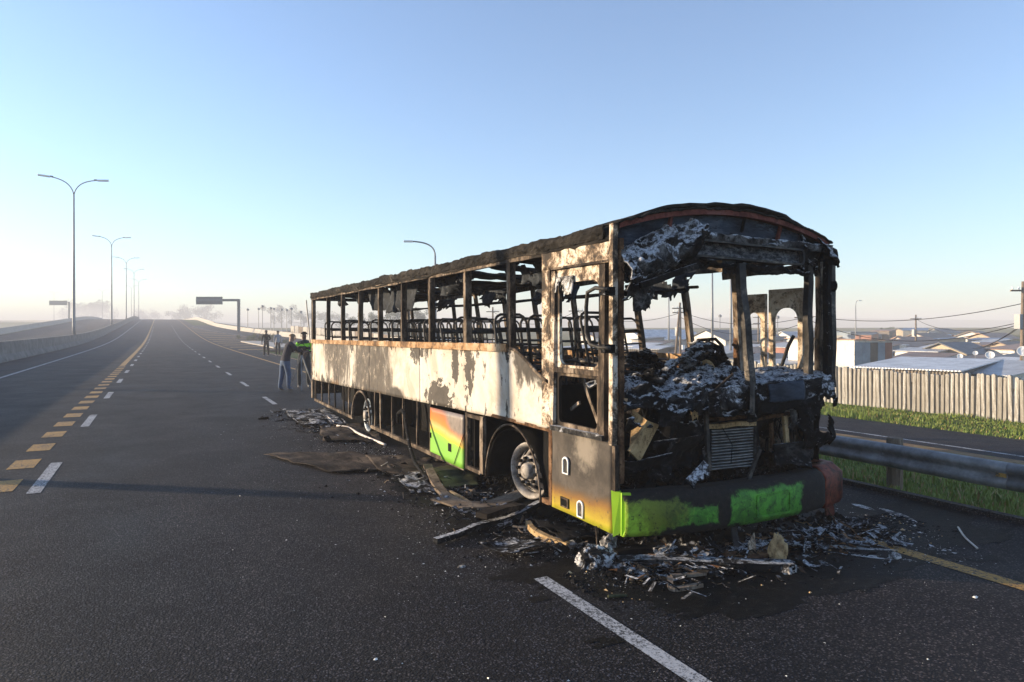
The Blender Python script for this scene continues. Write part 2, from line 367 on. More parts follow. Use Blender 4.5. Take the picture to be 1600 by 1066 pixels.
def panel_mat():
    g = G('scorched_cream_panel'); n = g.noise(1.5, 8, 0.68, None, 0.5); nf = g.noise(6, 8, 0.72, None, 0.4); nff = g.noise(24, 5, 0.7)
    z = g.sep()[2]; y = g.sep()[1]
    c = g.ramp(n, [(0.25, (0.44, 0.39, 0.32)), (0.45, (0.58, 0.54, 0.47)), (0.60, (0.43, 0.36, 0.285)), (0.8, (0.56, 0.515, 0.445))])
    c = g.mix(g.math('MULTIPLY', g.step(nff, 0.52, 0.7), 0.35), c, (0.42, 0.32, 0.22))
    vs_ = g.noise(2.0, 6, 0.65, g.map((1, 1.6, 0.22)), 0.3)
    c = g.mix(g.math('MULTIPLY', g.step(vs_, 0.52, 0.68), 0.4), c, (0.40, 0.31, 0.22))
    dg_ = g.noise(1.7, 8, 0.7, g.map((1, 1.3, 0.45), (R(28), 0, 0)), 0.8); mx = g.math('ADD', g.math('MULTIPLY', dg_, 0.75), g.math('MULTIPLY', nf, 0.25))
    soot = g.blob(L(3.3, 14.5, 1.45), (3, 1.35, 1.0), mx, 1.5, -0.1, 0.4)
    soot2 = g.blob(L(3.3, 12.0, 1.15), (3, 1.45, 1.2), mx, 1.5, -0.1, 0.4)
    soot3 = g.blob(L(3.3, 5.85, 1.62), (3, 0.8, 0.36), mx, 1.2, 0.0, 0.3)
    soot4 = g.blob(L(3.3, 10.5, 0.80), (3, 0.5, 0.22), n, 0.5, 0.0, 0.35)
    st1 = g.blob(L(3.3, 8.05, 1.5), (3, 0.12, 0.42), nf, 2.2, 0.1, 0.2)
    st2 = g.blob(L(3.3, 7.62, 1.45), (3, 0.17, 0.42), nf, 2.2, 0.1, 0.2)
    st3 = g.blob(L(3.3, 9.5, 1.52), (3, 0.32, 0.14), nf, 2.2, 0.1, 0.2)
    st4 = g.blob(L(3.3, 8.6, 1.0), (3, 0.55, 0.22), nf, 2.6, 0.1, 0.2)
    for f in (soot, soot2): c = g.mix(g.math('MULTIPLY', f, 0.95), c, g.ramp(nf, [(0.35, (0.018, 0.015, 0.013)), (0.56, (0.07, 0.055, 0.042)), (0.66, (0.40, 0.34, 0.27))]))
    dark = g.ramp(nf, [(0.3, (0.02, 0.018, 0.016)), (0.7, (0.085, 0.07, 0.056))])
    for f in (soot3, soot4, st1, st2, st3, st4): c = g.mix(f, c, dark)
    # flaked paint, mostly hanging from the top edge and along the bottom
    edge = g.math('ADD', g.step(z, 1.42, 1.68), g.step(z, 0.98, 0.72))
    fl = g.step(g.math('ADD', g.noise(4.2, 9, 0.72, g.map((1, 1, 0.5)), 0.5), g.math('MULTIPLY', edge, 0.13)), 0.615, 0.63)
    c = g.mix(fl, c, dark)
    rust = g.step(g.math('ADD', n, g.math('MULTIPLY', edge, 0.16)), 0.66, 0.82)
    c = g.mix(g.math('MULTIPLY', rust, 0.45), c, (0.30, 0.17, 0.08))
    g.bump(g.math('SUBTRACT', g.math('MULTIPLY', nf, 0.6), fl), 0.35, 0.006)
    return g.out(c, 0.75, 0, 0.3)
M['panel'] = panel_mat()
M['leaf_cream_lit'] = burnt('sunlit_scorched_leaf_paint', [(0.32, (0.10, 0.075, 0.055)), (0.44, (0.40, 0.31, 0.22)), (0.6, (0.60, 0.52, 0.41)), (0.8, (0.66, 0.60, 0.51))], 4.0, 0.8, 0, 0.35, 0.006)  # scorched cream, lightened: sunlight on the door leaves is put into the colour
M['cream'] = burnt('burnt_cream', [(0.36, (0.045, 0.037, 0.031)), (0.46, (0.17, 0.12, 0.08)), (0.53, (0.46, 0.36, 0.26)), (0.60, (0.62, 0.55, 0.45)), (0.8, (0.68, 0.63, 0.55))], 4.2, 0.8, 0, 0.35, 0.006)
M['post'] = burnt('burnt_post', [(0.34, (0.018, 0.015, 0.013)), (0.48, (0.075, 0.055, 0.04)), (0.6, (0.19, 0.145, 0.105)), (0.76, (0.36, 0.30, 0.24))], 3.5, 0.8, 0.1, 0.3, 0.004, (1, 1, 0.4))
M['rust'] = burnt('rusted_steel', [(0.3, (0.03, 0.018, 0.012)), (0.5, (0.12, 0.062, 0.032)), (0.7, (0.25, 0.15, 0.085))], 4.0, 0.85, 0.1, 0.3, 0.004)
M['rail'] = burnt('orange_scorched_rail', [(0.3, (0.10, 0.06, 0.035)), (0.5, (0.36, 0.21, 0.10)), (0.7, (0.50, 0.39, 0.27))], 2.4, 0.8, 0.05, 0.3, 0.004)
M['char'] = burnt('char', [(0.3, (0.002, 0.002, 0.0025)), (0.6, (0.008, 0.008, 0.009)), (0.8, (0.03, 0.029, 0.03))], 3.0, 0.8, 0, 0.9, 0.02, fleck=(0.60, (0.26, 0.265, 0.28)))
M['charblue'] = burnt('scorched_dome', [(0.3, (0.010, 0.014, 0.022)), (0.55, (0.045, 0.062, 0.09)), (0.75, (0.15, 0.175, 0.21))], 1.6, 0.6, 0.1, 0.25, 0.006, (0.6, 1, 2))
M['ash'] = burnt('char_with_ash', [(0.3, (0.003, 0.003, 0.0035)), (0.55, (0.014, 0.0135, 0.014)), (0.75, (0.07, 0.067, 0.065))], 3.2, 0.9, 0, 1.0, 0.02, ash=(0.665, (0.45, 0.46, 0.48)))
M['ash_heavy'] = burnt('thick_ash', [(0.3, (0.006, 0.006, 0.007)), (0.5, (0.045, 0.043, 0.042)), (0.7, (0.22, 0.215, 0.21))], 4.0, 0.95, 0, 1.0, 0.02, ash=(0.56, (0.66, 0.67, 0.70)))
M['white_ash'] = burnt('white_ash', [(0.34, (0.02, 0.02, 0.02)), (0.46, (0.28, 0.27, 0.26)), (0.56, (0.66, 0.65, 0.64)), (0.8, (0.78, 0.78, 0.78))], 7.0, 0.95, 0, 0.9, 0.02)
M['roofskin'] = burnt('burnt_roof_skin', [(0.3, (0.006, 0.0055, 0.005)), (0.48, (0.02, 0.0175, 0.015)), (0.66, (0.042, 0.036, 0.03)), (0.85, (0.22, 0.19, 0.16))], 2.2, 0.9, 0, 0.8, 0.02, (1, 0.5, 1))
M['hang'] = burnt('hanging_char_sheet', [(0.3, (0.006, 0.008, 0.011)), (0.55, (0.025, 0.03, 0.038)), (0.78, (0.08, 0.09, 0.105))], 2.5, 0.75, 0, 0.7, 0.015, fleck=(0.61, (0.30, 0.31, 0.33)))
M['redlead'] = burnt('red_primer_hoop', [(0.3, (0.07, 0.02, 0.015)), (0.55, (0.17, 0.05, 0.038)), (0.75, (0.22, 0.10, 0.085))], 5, 0.75, 0, 0.3, 0.004)
M['tan'] = burnt('scorched_tan_board', [(0.3, (0.16, 0.10, 0.05)), (0.5, (0.44, 0.30, 0.15)), (0.75, (0.58, 0.43, 0.25))], 5, 0.85, 0, 0.3, 0.004)
M['tube'] = burnt('seat_tube', [(0.3, (0.02, 0.02, 0.021)), (0.55, (0.07, 0.065, 0.06)), (0.78, (0.26, 0.22, 0.18))], 3, 0.6, 0.3, 0.2, 0.003)
M['black'] = burnt('soot_black', [(0.3, (0.002, 0.002, 0.002)), (0.7, (0.010, 0.009, 0.008))], 3, 0.9, 0, 0.5, 0.01)
M['rimgrey'] = burnt('scorched_rim', [(0.3, (0.12, 0.10, 0.085)), (0.5, (0.30, 0.27, 0.24)), (0.75, (0.46, 0.42, 0.37))], 5, 0.7, 0.2, 0.3, 0.004)
M['bluerim'] = burnt('heat_blued_rim', [(0.3, (0.06, 0.08, 0.11)), (0.5, (0.18, 0.21, 0.24)), (0.75, (0.32, 0.32, 0.31))], 4, 0.5, 0.4, 0.2, 0.003)
M['trim'] = simple('bare_trim', (0.55, 0.52, 0.47), 0.5, 0.3, 0.2, 10)
M['alu'] = simple('radiator_alu', (0.20, 0.205, 0.21), 0.55, 0.3, 0.6, 14)
M['ash_mid'] = burnt('ash_streaked_char', [(0.3, (0.003, 0.003, 0.0035)), (0.55, (0.012, 0.012, 0.013)), (0.75, (0.06, 0.06, 0.062))], 4.5, 0.9, 0, 1.0, 0.025, (0.6, 1, 1.4), ash=(0.585, (0.62, 0.63, 0.66)))

# --- near side lower panels, each a real sheet between two pillars
PV = [17.12, 15.52, 14.12, 12.75, 11.44, 10.19, 8.96, 7.73, 6.54]
def side_sheet(v0, v1, ztop, n):
    m = MB()
    def fn(a, b):
        v = v0 + (v1 - v0) * a; z = zpan(v) + (ztop(v) - zpan(v)) * b
        u = BU0 + 0.022 * fbm((v, z * 0.5, 0), 1.1, 3) + 0.007 * fbm((v, z, 0), 4, 5)
        return (u, v, z)
    m.grid(fn, n, 16); return m.build('side_panel', M['panel'], bus, True, 0.006)
cuts = [17.18, 14.6, 12.0, 9.35, 6.55]
for a, b in zip(cuts[:-1], cuts[1:]): side_sheet(a - 0.004, b + 0.004, lambda v: zsill(v) - 0.01, 36)
def dip(v):
    t = sst(5.62, 6.5, v); return 1.36 + (zsill(6.5) - 0.02 - 1.36) * t
side_sheet(6.545, 5.70, dip, 20)
MB().tube([(BU0 - 0.012, v, dip(v) + 0.012) for v in [6.5 - 0.08 * k for k in range(11)]], 0.018, 6).build('window_edge', M['post'], bus, True)
rl = MB()
rl.grid(lambda a, b: (BU0 - 0.022 + 0.006 * tn((a * 30, b, 0), 1), 17.2 - a * 10.64, zsill(17.2 - a * 10.64) - 0.045 + 0.085 * b + 0.006 * tn((a * 40, b, 1), 1)), 60, 2)
rl.build('sill_rail', M['rail'], bus, False, 0.03)
for k, v in enumerate(PV):
    wv = 0.10 if v in (7.73, 12.75) else 0.085
    m = MB().bar((BU0 + 0.03, v, zsill(v) - 0.02), (BU0 + 0.03 + 0.01 * (k % 2), v + 0.02, 2.60), 0.07, wv, (0, 1, 0), 8, 0.008, k)
    m.bar((BU0 + 0.001, v - wv * 0.25, zsill(v) + 0.04), (BU0 + 0.001, v - wv * 0.25 + 0.02, 2.585), 0.02, 0.03, (0, 1, 0))
    m.build('window_pillar', M['post'], bus)
MB().bar((BU0 + 0.01, 17.2, 2.60), (BU0 + 0.01, 5.0, 2.60), 0.05, 0.05, n=40, wob=0.012, seed=2).build('cant_rail', M['post'], bus)
# --- roof: the skin has slumped behind the front hoop and is torn open
def crown(v): return 0.22 * sst(6.6, 4.6, v) + 0.055
def roof_pt(t, v):      # t -1 near .. 1 far
    u = BU0 + (t + 1) / 2 * (BU1 - BU0)
    e = 1 - abs(t) ** 2.3
    edge = 2.60 + 0.115 * min(1, (1 - abs(t)) / 0.05)
    z = edge + crown(v) * e * 1.02
    if v > 6.0: z -= 0.14 * sst(6.0, 8.0, v) * e ** 1.4
    z += 0.030 * fbm((u, v, 0), 1.4, 8) + 0.014 * fbm((u, v, 1), 6, 4)
    return Vector((u - 0.02 * (1 - min(1, (1 - abs(t)) / 0.05)) * (1 if t < 0 else -1) , v, z))
ts = lambda a: -1 + 2 * (a if 0 < a < 1 else a)
m = MB()
def rf(a, b):
    e = abs(2 * a - 1); t = math.copysign(e ** 0.6, 2 * a - 1) if False else (2 * a - 1)
    # pack rows close to both edges so the lip is round
    t = math.copysign(1 - (1 - abs(t)) ** 1.7, t)
    return roof_pt(t, 17.25 - b * 12.62)
def keep(a, b):
    v = 17.25 - b * 12.62; t = abs(2 * a - 1)
    if t > 0.72 or v < 5.6: return True
    return fbm((a * 2.6, v, 0), 1.1, 12) < 0.16
m.grid(rf, 40, 150, keep); m.build('roof', M['roofskin'], bus, True, 0.028)
lip = MB()
lip.grid(lambda a, b: (BU0 - 0.018 - 0.014 * math.sin(b * 3.14) + 0.02 * fbm((a * 90, b * 2, 0), 1, 3), 17.25 - a * 12.5, 2.625 + 0.115 * b + 0.026 * fbm((a * 26, b * 0.6, 2), 0.8, 7) * b + 0.014 * fbm((a * 130, b * 3, 0), 1, 9)), 420, 8)
lip.build('roof_gutter', M['roofskin'], bus, False, 0.02)
for k in range(10):
    v = 16.6 - 1.2 * k; m = MB()
    m.tube([roof_pt(-0.97 + 1.94 * i / 14, v) - Vector((0, 0, 0.07 + 0.04 * abs(tn((i, k, 0), 0.5)))) for i in range(15)], 0.022, 6); m.build('roof_hoop', M['char'], bus, True)
# --- hanging ceiling sheets
random.seed(4)
def ragged(name, mat, o, ax, ay, nx, ny, seed, thr=0.25, amp=0.05, solid=0.006, parent=bus, edge=0.3):
    o, ax, ay = Vector(o), Vector(ax), Vector(ay); nrm = ax.cross(ay).normalized(); m = MB()
    def fn(a, b):
        p = o + ax * a + ay * b; d = fbm((a * ax.length, b * ay.length, seed), 2.2, seed); return p + nrm * amp * d * (0.3 + b) + ay.normalized() * 0.05 * tn((a * 9, b, seed), 1) * b
    def kp(a, b):
        return fbm((a * ax.length * 1.3, b * ay.length * 1.3, seed * 1.7), 2.3, seed) + edge * b * b - 0.08 < thr
    m.grid(fn, nx, ny, kp)
    if not m.f: return None
    par = list(range(len(m.v)))          # keep only the largest connected scrap
    def find(x):
        while par[x] != x: par[x] = par[par[x]]; x = par[x]
        return x
    for f in m.f:
        for q in f[1:]: par[find(q)] = find(f[0])
    cnt = {}
    for f in m.f: cnt[find(f[0])] = cnt.get(find(f[0]), 0) + 1
    big = max(cnt, key=cnt.get); m.f = [f for f in m.f if find(f[0]) == big]
    return m.build(name, mat, parent, True, solid)
for k in range(14):
    v = 7.2 + k * 0.68 + random.uniform(-0.2, 0.2); u = random.choice((3.55, 3.8, 4.2, 4.7, 5.2, 5.5)) + random.uniform(-0.15, 0.15)
    ln = random.uniform(0.6, 1.3); dp = random.uniform(0.12, 0.27)
    if 10.6 < v < 13.2: dp += 0.1
    if v > 14.3: dp *= 0.5
    d = Vector((random.uniform(-0.4, 0.4), 1, 0)).normalized() * ln
    d.x = abs(d.x) * (1 if u < 4.5 else -1); u = min(5.6, max(3.5, u))
    ragged('ceiling_sheet', M['hang'], (u, v, 2.66), d, (random.uniform(-0.12, 0.12), random.uniform(-0.1, 0.1), -dp), 22, 12, k + 1, 0.3, 0.09)
ragged('ceiling_sheet', M['hang'], (3.50, 12.9, 2.62), (0.1, -1.0, 0), (0.05, -0.3, -0.40), 18, 14, 31, 0.55, 0.05)
ragged('ceiling_sheet', M['hang'], (3.52, 11.4, 2.62), (0.1, -1.15, 0), (0.0, 0.35, -0.46), 18, 14, 33, 0.55, 0.05)
for k in range(9):
    v = 6.0 + 1.2 * k
    if k % 2: continue
    ragged('luggage_rack_sheet', M['hang'], (5.45 - 0.05 * (k % 3), v, 2.52), (0, 1.25, 0), (-0.12, 0, -0.24 - 0.05 * (k % 2)), 26, 8, 50 + k, 0.16, 0.12)
    ragged('luggage_rack_sheet', M['hang'], (3.62, v, 2.60), (0, 1.2, 0), (0.12, 0, -0.16 - 0.05 * ((k + 1) % 2)), 26, 8, 70 + k, 0.12, 0.12)
MB().tube([(5.50, 16.6 - 0.35 * k, 2.36 + 0.02 * tn((k, 0, 0), 0.4)) for k in range(31)], 0.018, 6).build('rack_rail', M['post'], bus, True)
MB().tube([(5.30, 16.6 - 0.35 * k, 2.33 + 0.03 * tn((k, 3, 0), 0.4)) for k in range(31)], 0.014, 6).build('rack_rail', M['char'], bus, True)
# --- far side
def zs2(v): return 1.50
for k, v in enumerate([16.7, 15.3, 13.9, 12.6, 11.4, 10.2, 9.0, 7.4, 6.46]):
    MB().bar((5.84, v, 0.9), (5.66 - 0.03 * (k % 2), v + 0.10, 2.62), 0.06, 0.075, (0, 1, 0), 8, 0.01, k + 40).build('window_pillar', M['post'], bus)
MB().bar((5.84, 17.2, 1.50), (5.84, 6.1, 1.52), 0.05, 0.10, n=30, wob=0.01).build('sill_rail', M['rail'], bus)
MB().bar((5.68, 17.2, 2.58), (5.68, 4.9, 2.56), 0.05, 0.07, n=40, wob=0.02, seed=5).build('cant_rail', M['post'], bus)
m = MB(); m.grid(lambda a, b: (5.86 + 0.012 * fbm((a * 11, b, 0), 1, 6), 17.2 - a * 11.1, 0.30 + 1.16 * b), 60, 6); m.build('side_panel', M['rust'], bus, True, 0.006)
# --- rear end
MB().bar((BU0 + 0.03, 17.2, 0.2), (BU0 + 0.03, 17.22, 2.6), 0.07, 0.12, (0, 1, 0), 6, 0.01, 3).build('rear_pillar', M['post'], bus)
MB().bar((BU0 - 0.03, 17.28, 1.55), (BU0 - 0.12, 17.30, 2.58), 0.025, 0.03, (0, 1, 0), 6, 0.02, 8).build('bent_trim', M['trim'], bus)
MB().bar((5.80, 17.2, 0.2), (5.72, 17.22, 2.6), 0.07, 0.12, (0, 1, 0), 6, 0.01, 4).build('rear_pillar', M['post'], bus)
MB().bar((BU0, 17.2, 2.6), (5.8, 17.2, 2.6), 0.06, 0.08, n=8, wob=0.02).build('rear_header', M['char'], bus)
MB().mm((BU0 + 0.04, 17.14, 0.3), (5.82, 17.18, 1.5)).build('rear_wall', M['char'], bus)
# --- floor, chassis
fl = MB(); fl.mm((BU0 + 0.05, 5.95, 0.98), (5.83, 17.12, 1.04)); fl.build('floor', M['char'], bus)
for u in (4.05, 5.1): MB().mm((u - 0.05, 4.9, 0.50), (u + 0.05, 16.9, 0.72)).build('chassis_rail', M['black'], bus)
m = MB(); m.grid(lambda a, b: (3.95 + 0.03 * fbm((a * 12, b, 3), 1.4, 6), 16.9 - a * 9.8, 0.16 + 0.80 * b), 60, 8); m.build('inner_bulkhead', M['black'], bus, True, 0.01)
for v in (13.35, 11.6, 9.0, 7.6, 5.75): MB().mm((BU0 + 0.06, v - 0.02, 0.22), (3.93, v + 0.02, 0.95)).build('bay_divider', M['black'], bus)
MB().mm((4.3, 12.2, 0.25), (4.9, 12.6, 0.6)).lathe([(0, -1.1), (0.06, -1.1), (0.06, 1.1), (0, 1.1)], (4.58, 12.43, 0.42), (1, 0, 0), 10).build('rear_axle', M['black'], bus)
# --- skirt frame: bottom rail and posts, the flaps between them burnt out
MB().bar((BU0 + 0.01, 16.9, 0.19), (BU0 + 0.01, 13.2, 0.175), 0.05, 0.055, n=10, wob=0.008).build('skirt_rail', M['post'], bus)
MB().bar((BU0 + 0.01, 11.95, 0.175), (BU0 + 0.01, 7.75, 0.185), 0.05, 0.055, n=12, wob=0.01).build('skirt_rail', M['post'], bus)
for k, v in enumerate((16.87, 16.13, 15.35, 14.79, 14.01, 13.56, 11.72, 11.37, 10.72, 10.15, 9.51, 8.93)):
    wd = 0.05 if v in (14.01, 13.56, 11.72, 11.37, 16.87) else 0.028
    MB().bar((BU0 + 0.015, v, 0.2), (BU0 + 0.015, v + random.uniform(-.02, .02), zpan(v) + 0.02), 0.03, wd, (0, 1, 0), 5, 0.01, k).build('skirt_post', M['post'], bus)
def arch(name, vc, z0, rv, rz, r, mat, a0=0.0, a1=math.pi):
    MB().tube([(BU0 - 0.012, vc - rv * math.cos(a0 + (a1 - a0) * i / 24), z0 + rz * math.sin(a0 + (a1 - a0) * i / 24)) for i in range(25)], r, 6).build(name, mat, bus, True)
arch('wheel_arch', 12.58, 0.18, 0.64, 0.55, 0.020, M['post']); arch('wheel_arch', 6.48, 0.20, 0.63, 0.67, 0.012, M['post'])
for vc, rv in ((12.58, 0.66), (6.48, 0.66)):
    m = MB(); m.grid(lambda a, b: (BU0 + 0.02 + 0.6 * b, vc - rv * math.cos(math.pi * a), 0.20 + 0.62 * math.sin(math.pi * a)), 16, 4); m.build('wheel_housing', M['black'], bus, True, 0.01)
# frame between flap and front arch, and around the arch
fm = M['rust']
fr = MB(); fr.mm((BU0 - 0.004, 7.66, 0.19), (BU0 + 0.04, 7.72, 0.87)); fr.mm((BU0 - 0.004, 7.21, 0.21), (BU0 + 0.04, 7.30, 0.87)); fr.mm((BU0 - 0.003, 7.302, 0.19), (BU0 + 0.04, 7.658, 0.235)); fr.mm((BU0 - 0.003, 7.302, 0.82), (BU0 + 0.04, 7.658, 0.86))
fr.build('skirt_frame', M['post'], bus)
fr = MB(); fr.mm((BU0 - 0.006, 5.645, 0.21), (BU0 + 0.05, 5.70, 0.955)); fr.mm((BU0 - 0.005, 5.702, 0.20), (BU0 + 0.05, 5.84, 0.25)); fr.mm((BU0 - 0.004, 5.702, 0.90), (BU0 + 0.05, 7.20, 0.935))
fr.build('skirt_frame', M['rust'], bus)
MB().mm((BU0 + 0.05, 5.70, 0.30), (BU0 + 0.09, 5.90, 0.88)).build('step_plate', M['black'], bus)
# --- green luggage flap with heat stains
def flap_mat(name, base, fn):
    g = G(name); return fn(g)
def fm_(g):
    z = g.sep()[2]; y = g.sep()[1]; n = g.noise(1.6, 5, 0.55); nf = g.noise(14, 6, 0.7)
    yy = g.math('MULTIPLY', g.math('SUBTRACT', y, 7.73 - BL.y), 0.10)           # stain climbs towards the rear
    k = g.math('ADD', g.math('SUBTRACT', z, yy), g.math('MULTIPLY', g.math('SUBTRACT', n, 0.5), 0.12))
    c = g.ramp(g.math('DIVIDE', k, 0.9), [(0.36, (0.20, 0.46, 0.055)), (0.45, (0.26, 0.46, 0.045)), (0.48, (0.62, 0.42, 0.03)), (0.55, (0.62, 0.42, 0.14)), (0.62, (0.60, 0.19, 0.015)), (0.74, (0.42, 0.11, 0.015)), (0.84, (0.14, 0.10, 0.075))])
    sm = g.blob(L(3.3, 7.85, 0.80), (3, 0.62, 0.32), n, 0.4, 0.05, 0.45); c = g.mix(sm, c, g.ramp(nf, [(0.3, (0.12, 0.095, 0.08)), (0.7, (0.25, 0.2, 0.17))]))
    c = g.mix(g.math('MULTIPLY', g.step(nf, 0.56, 0.72), 0.35), c, (0.18, 0.16, 0.06))
    g.bump(nf, 0.1, 0.003); return g.out(c, 0.45, 0, 0.4)
M['flap'] = flap_mat('heat_stained_green_flap', None, fm_)
fp = MB(); fp.grid(lambda a, b: (BU0 - 0.008 + 0.006 * fbm((a, b, 2), 1.5, 2), 8.905 - 1.165 * a, 0.175 + (0.81 + 0.02 * a - 0.175) * b), 14, 10)
flap = fp.build('luggage_flap', M['flap'], bus, True, 0.02)
MB().mm((BU0 - 0.030, 8.12, 0.325), (BU0 - 0.014, 8.22, 0.425)).build('catch', M['char'], flap)
MB().mm((BU0 - 0.032, 8.87, 0.40), (BU0 - 0.014, 8.89, 0.47)).build('hinge', M['char'], flap)
MB().bar((BU0 - 0.03, 8.02, 0.19), (BU0 - 0.035, 7.70, 0.60), 0.006, 0.008).build('wire', M['char'], flap)
MB().mm((BU0 - 0.012, 8.90, 0.17), (BU0 + 0.03, 8.955, 0.85)).build('skirt_post', M['post'], bus)

# --- wheels (tyres burnt off, bare rims)
def wheel(c, rad, mat, face=-1, turn=0.0):
    ax = Vector((face * math.cos(turn), math.sin(turn), 0)); c = Vector(c)
    prof = [(rad * 0.84, -0.22), (rad * 0.97, -0.21), (rad, -0.19), (rad * 0.93, -0.10), (rad * 0.93, 0.03), (rad, 0.055), (rad, 0.07), (rad * 0.95, 0.072), (rad * 0.86, 0.045), (rad * 0.80, 0.0)]
    wl = MB().lathe(prof, c, ax, 36).build('wheel', mat, bus, True, 0.006)
    disc = MB(); x = ax.orthogonal().normalized(); y = ax.cross(x)
    rr = [rad * 0.82, rad * 0.76, rad * 0.56, rad * 0.52, rad * 0.46, rad * 0.40]; hh = [-0.01, -0.005, 0.075, 0.09, 0.09, 0.09]
    n = 40; b = []
    for i, (r_, h_) in enumerate(zip(rr, hh)):
        b += [c + ax * h_ + (x * math.cos(2 * math.pi * k / n) + y * math.sin(2 * math.pi * k / n)) * r_ for k in range(n)]
    fs = []
    for i in range(len(rr) - 1):
        for k in range(n):
            if i == 1 and k % 4 in (1, 2): continue          # hand holes
            fs.append((i * n + k, i * n + (k + 1) % n, (i + 1) * n + (k + 1) % n, (i + 1) * n + k))
    disc.add(b, fs); disc.build('wheel_disc', mat, wl, True, 0.008)
    hub = MB().lathe([(0.0, 0.145), (rad * 0.22, 0.14), (rad * 0.28, 0.12), (rad * 0.30, 0.06), (rad * 0.41, 0.055)], c, ax, 20); hub.build('hub', M['rimgrey'], wl, True)
    for k in range(10):
        a = 2 * math.pi * k / 10; p = c + (x * math.cos(a) + y * math.sin(a)) * rad * 0.46
        MB().lathe([(0.0, 0.125), (0.018, 0.125), (0.020, 0.085)], p, ax, 6).build('wheel_nut', M['black'], wl)
    MB().lathe([(rad * 0.2, -0.12), (rad * 0.80, -0.12), (rad * 0.80, -0.20), (0.1, -0.20)], c, ax, 20).build('brake_drum', M['black'], wl)
    return wl
wheel((3.44, 12.40, 0.31), 0.30, M['bluerim'])
wheel((3.46, 6.28, 0.42), 0.29, M['rimgrey'], -1, R(-14))
wheel((5.66, 12.40, 0.31), 0.30, M['rimgrey'], 1); wheel((5.66, 6.28, 0.40), 0.29, M['rimgrey'], 1)
for c in ((3.5, 12.4), (3.5, 6.3), (5.64, 12.4), (5.64, 6.3)):
    m = MB()
    m.grid(lambda a, b: (c[0] - 0.1 + 0.32 * b + 0.02 * tn((a * 9, b * 3, c[1]), 1), c[1] + 0.42 * math.cos(6.283 * a) * (1 + 0.06 * tn((a * 6, b, c[0]), 1)), 0.02 + 0.05 * math.sin(b * 3.14) + 0.08 * max(0, 0.6 - abs(math.cos(6.283 * a))) * abs(tn((a * 12, b * 2, 1), 1))), 30, 5)
    m.build('tyre_remains', M['black'], bus, True, 0.02)

# --- driver's door and the box above it
def door_mat():
    g = G('scorched_door'); z = g.sep()[2]; n = g.noise(2.4, 8, 0.68, None, 0.4); nf = g.noise(12, 7, 0.72)
    c = g.ramp(n, [(0.30, (0.016, 0.014, 0.012)), (0.48, (0.042, 0.034, 0.028)), (0.64, (0.085, 0.07, 0.056)), (0.8, (0.24, 0.21, 0.175))])
    mxd = g.math('ADD', g.math('MULTIPLY', n, 0.5), g.math('MULTIPLY', nf, 0.5)); c = g.mix(g.blob(L(3.3, 5.1, 0.80), (3, 0.26, 0.24), mxd, 1.3, 0.0, 0.7), c, (0.20, 0.17, 0.135))
    k = g.math('ADD', z, g.math('MULTIPLY', g.math('SUBTRACT', n, 0.5), 0.16))
    k = g.math('ADD', k, g.math('MULTIPLY', g.sep()[1], 0.05))
    f = g.step(k, 0.22, 0.06); hot = g.ramp(g.math('MULTIPLY', g.math('ADD', k, 0.35), 1.6), [(0.35, (0.34, 0.40, 0.015)), (0.5, (0.36, 0.27, 0.015)), (0.7, (0.20, 0.095, 0.015)), (0.95, (0.06, 0.04, 0.02))])
    c = g.mix(g.math('MULTIPLY', f, g.step(nf, 0.2, 0.45)), c, hot)
    c = g.mix(g.math('MULTIPLY', g.step(nf, 0.58, 0.66), 0.5), c, (0.03, 0.026, 0.022))
    g.bump(nf, 0.4, 0.006); return g.out(c, 0.75, 0, 0.3)
M['door'] = door_mat()
dm = MB(); dm.grid(lambda a, b: (BU0 + 0.008 * fbm((a, b, 4), 2, 2), 5.635 - 0.975 * a, 0.205 + (0.955 - 0.205) * b), 18, 14)
door = dm.build('driver_door', M['door'], bus, True, 0.012)
def uhandle(v, z, s=1.0):
    pts = [(BU0 - 0.016, v + 0.045 * s, z - 0.07 * s), (BU0 - 0.016, v + 0.045 * s, z + 0.04 * s)] + [(BU0 - 0.016, v + 0.045 * s * math.cos(a), z + 0.04 * s + 0.035 * s * math.sin(a)) for a in (0.5, 1.1, 1.57, 2.1, 2.6)] + [(BU0 - 0.016, v - 0.045 * s, z + 0.04 * s), (BU0 - 0.016, v - 0.045 * s, z - 0.07 * s)]
    MB().tube(pts, 0.010, 6, True).build('catch_frame', M['lamp_white'], door, True)
    MB().prism([(BU0 - 0.0125, p[1], p[2]) for p in pts], (-0.002, 0, 0)).build('catch_plate', M['tube'], door)
p = onu(886, 728, BU0); uhandle(p.y, p.z); p = onu(909, 796, BU0); uhandle(p.y, p.z, 0.95)
p = onu(884, 785, BU0); MB().mm((BU0 - 0.02, p.y - 0.065, p.z - 0.045), (BU0 - 0.012, p.y + 0.065, p.z + 0.045)).build('catch_plate', M['post'], door)
MB().mm((BU0 - 0.026, p.y - 0.045, p.z - 0.028), (BU0 - 0.0205, p.y + 0.045, p.z + 0.028)).build('catch_recess', M['black'], door)
df = MB()
df.bar((BU0, 5.615, 0.955), (BU0 + 0.01, 5.60, 2.42), 0.06, 0.07, (0, 1, 0), 10, 0.006, 1); df.build('door_frame', M['cream'], door)
df = MB().bar((BU0, 4.79, 0.955), (BU0 + 0.01, 4.79, 2.42), 0.06, 0.085, (0, 1, 0), 10, 0.006, 2); df.build('door_frame', M['post'], door)
MB().bar((BU0, 5.58, 1.50), (BU0, 4.84, 1.505), 0.04, 0.045, n=8, wob=0.01).build('door_rail', M['post'], door)
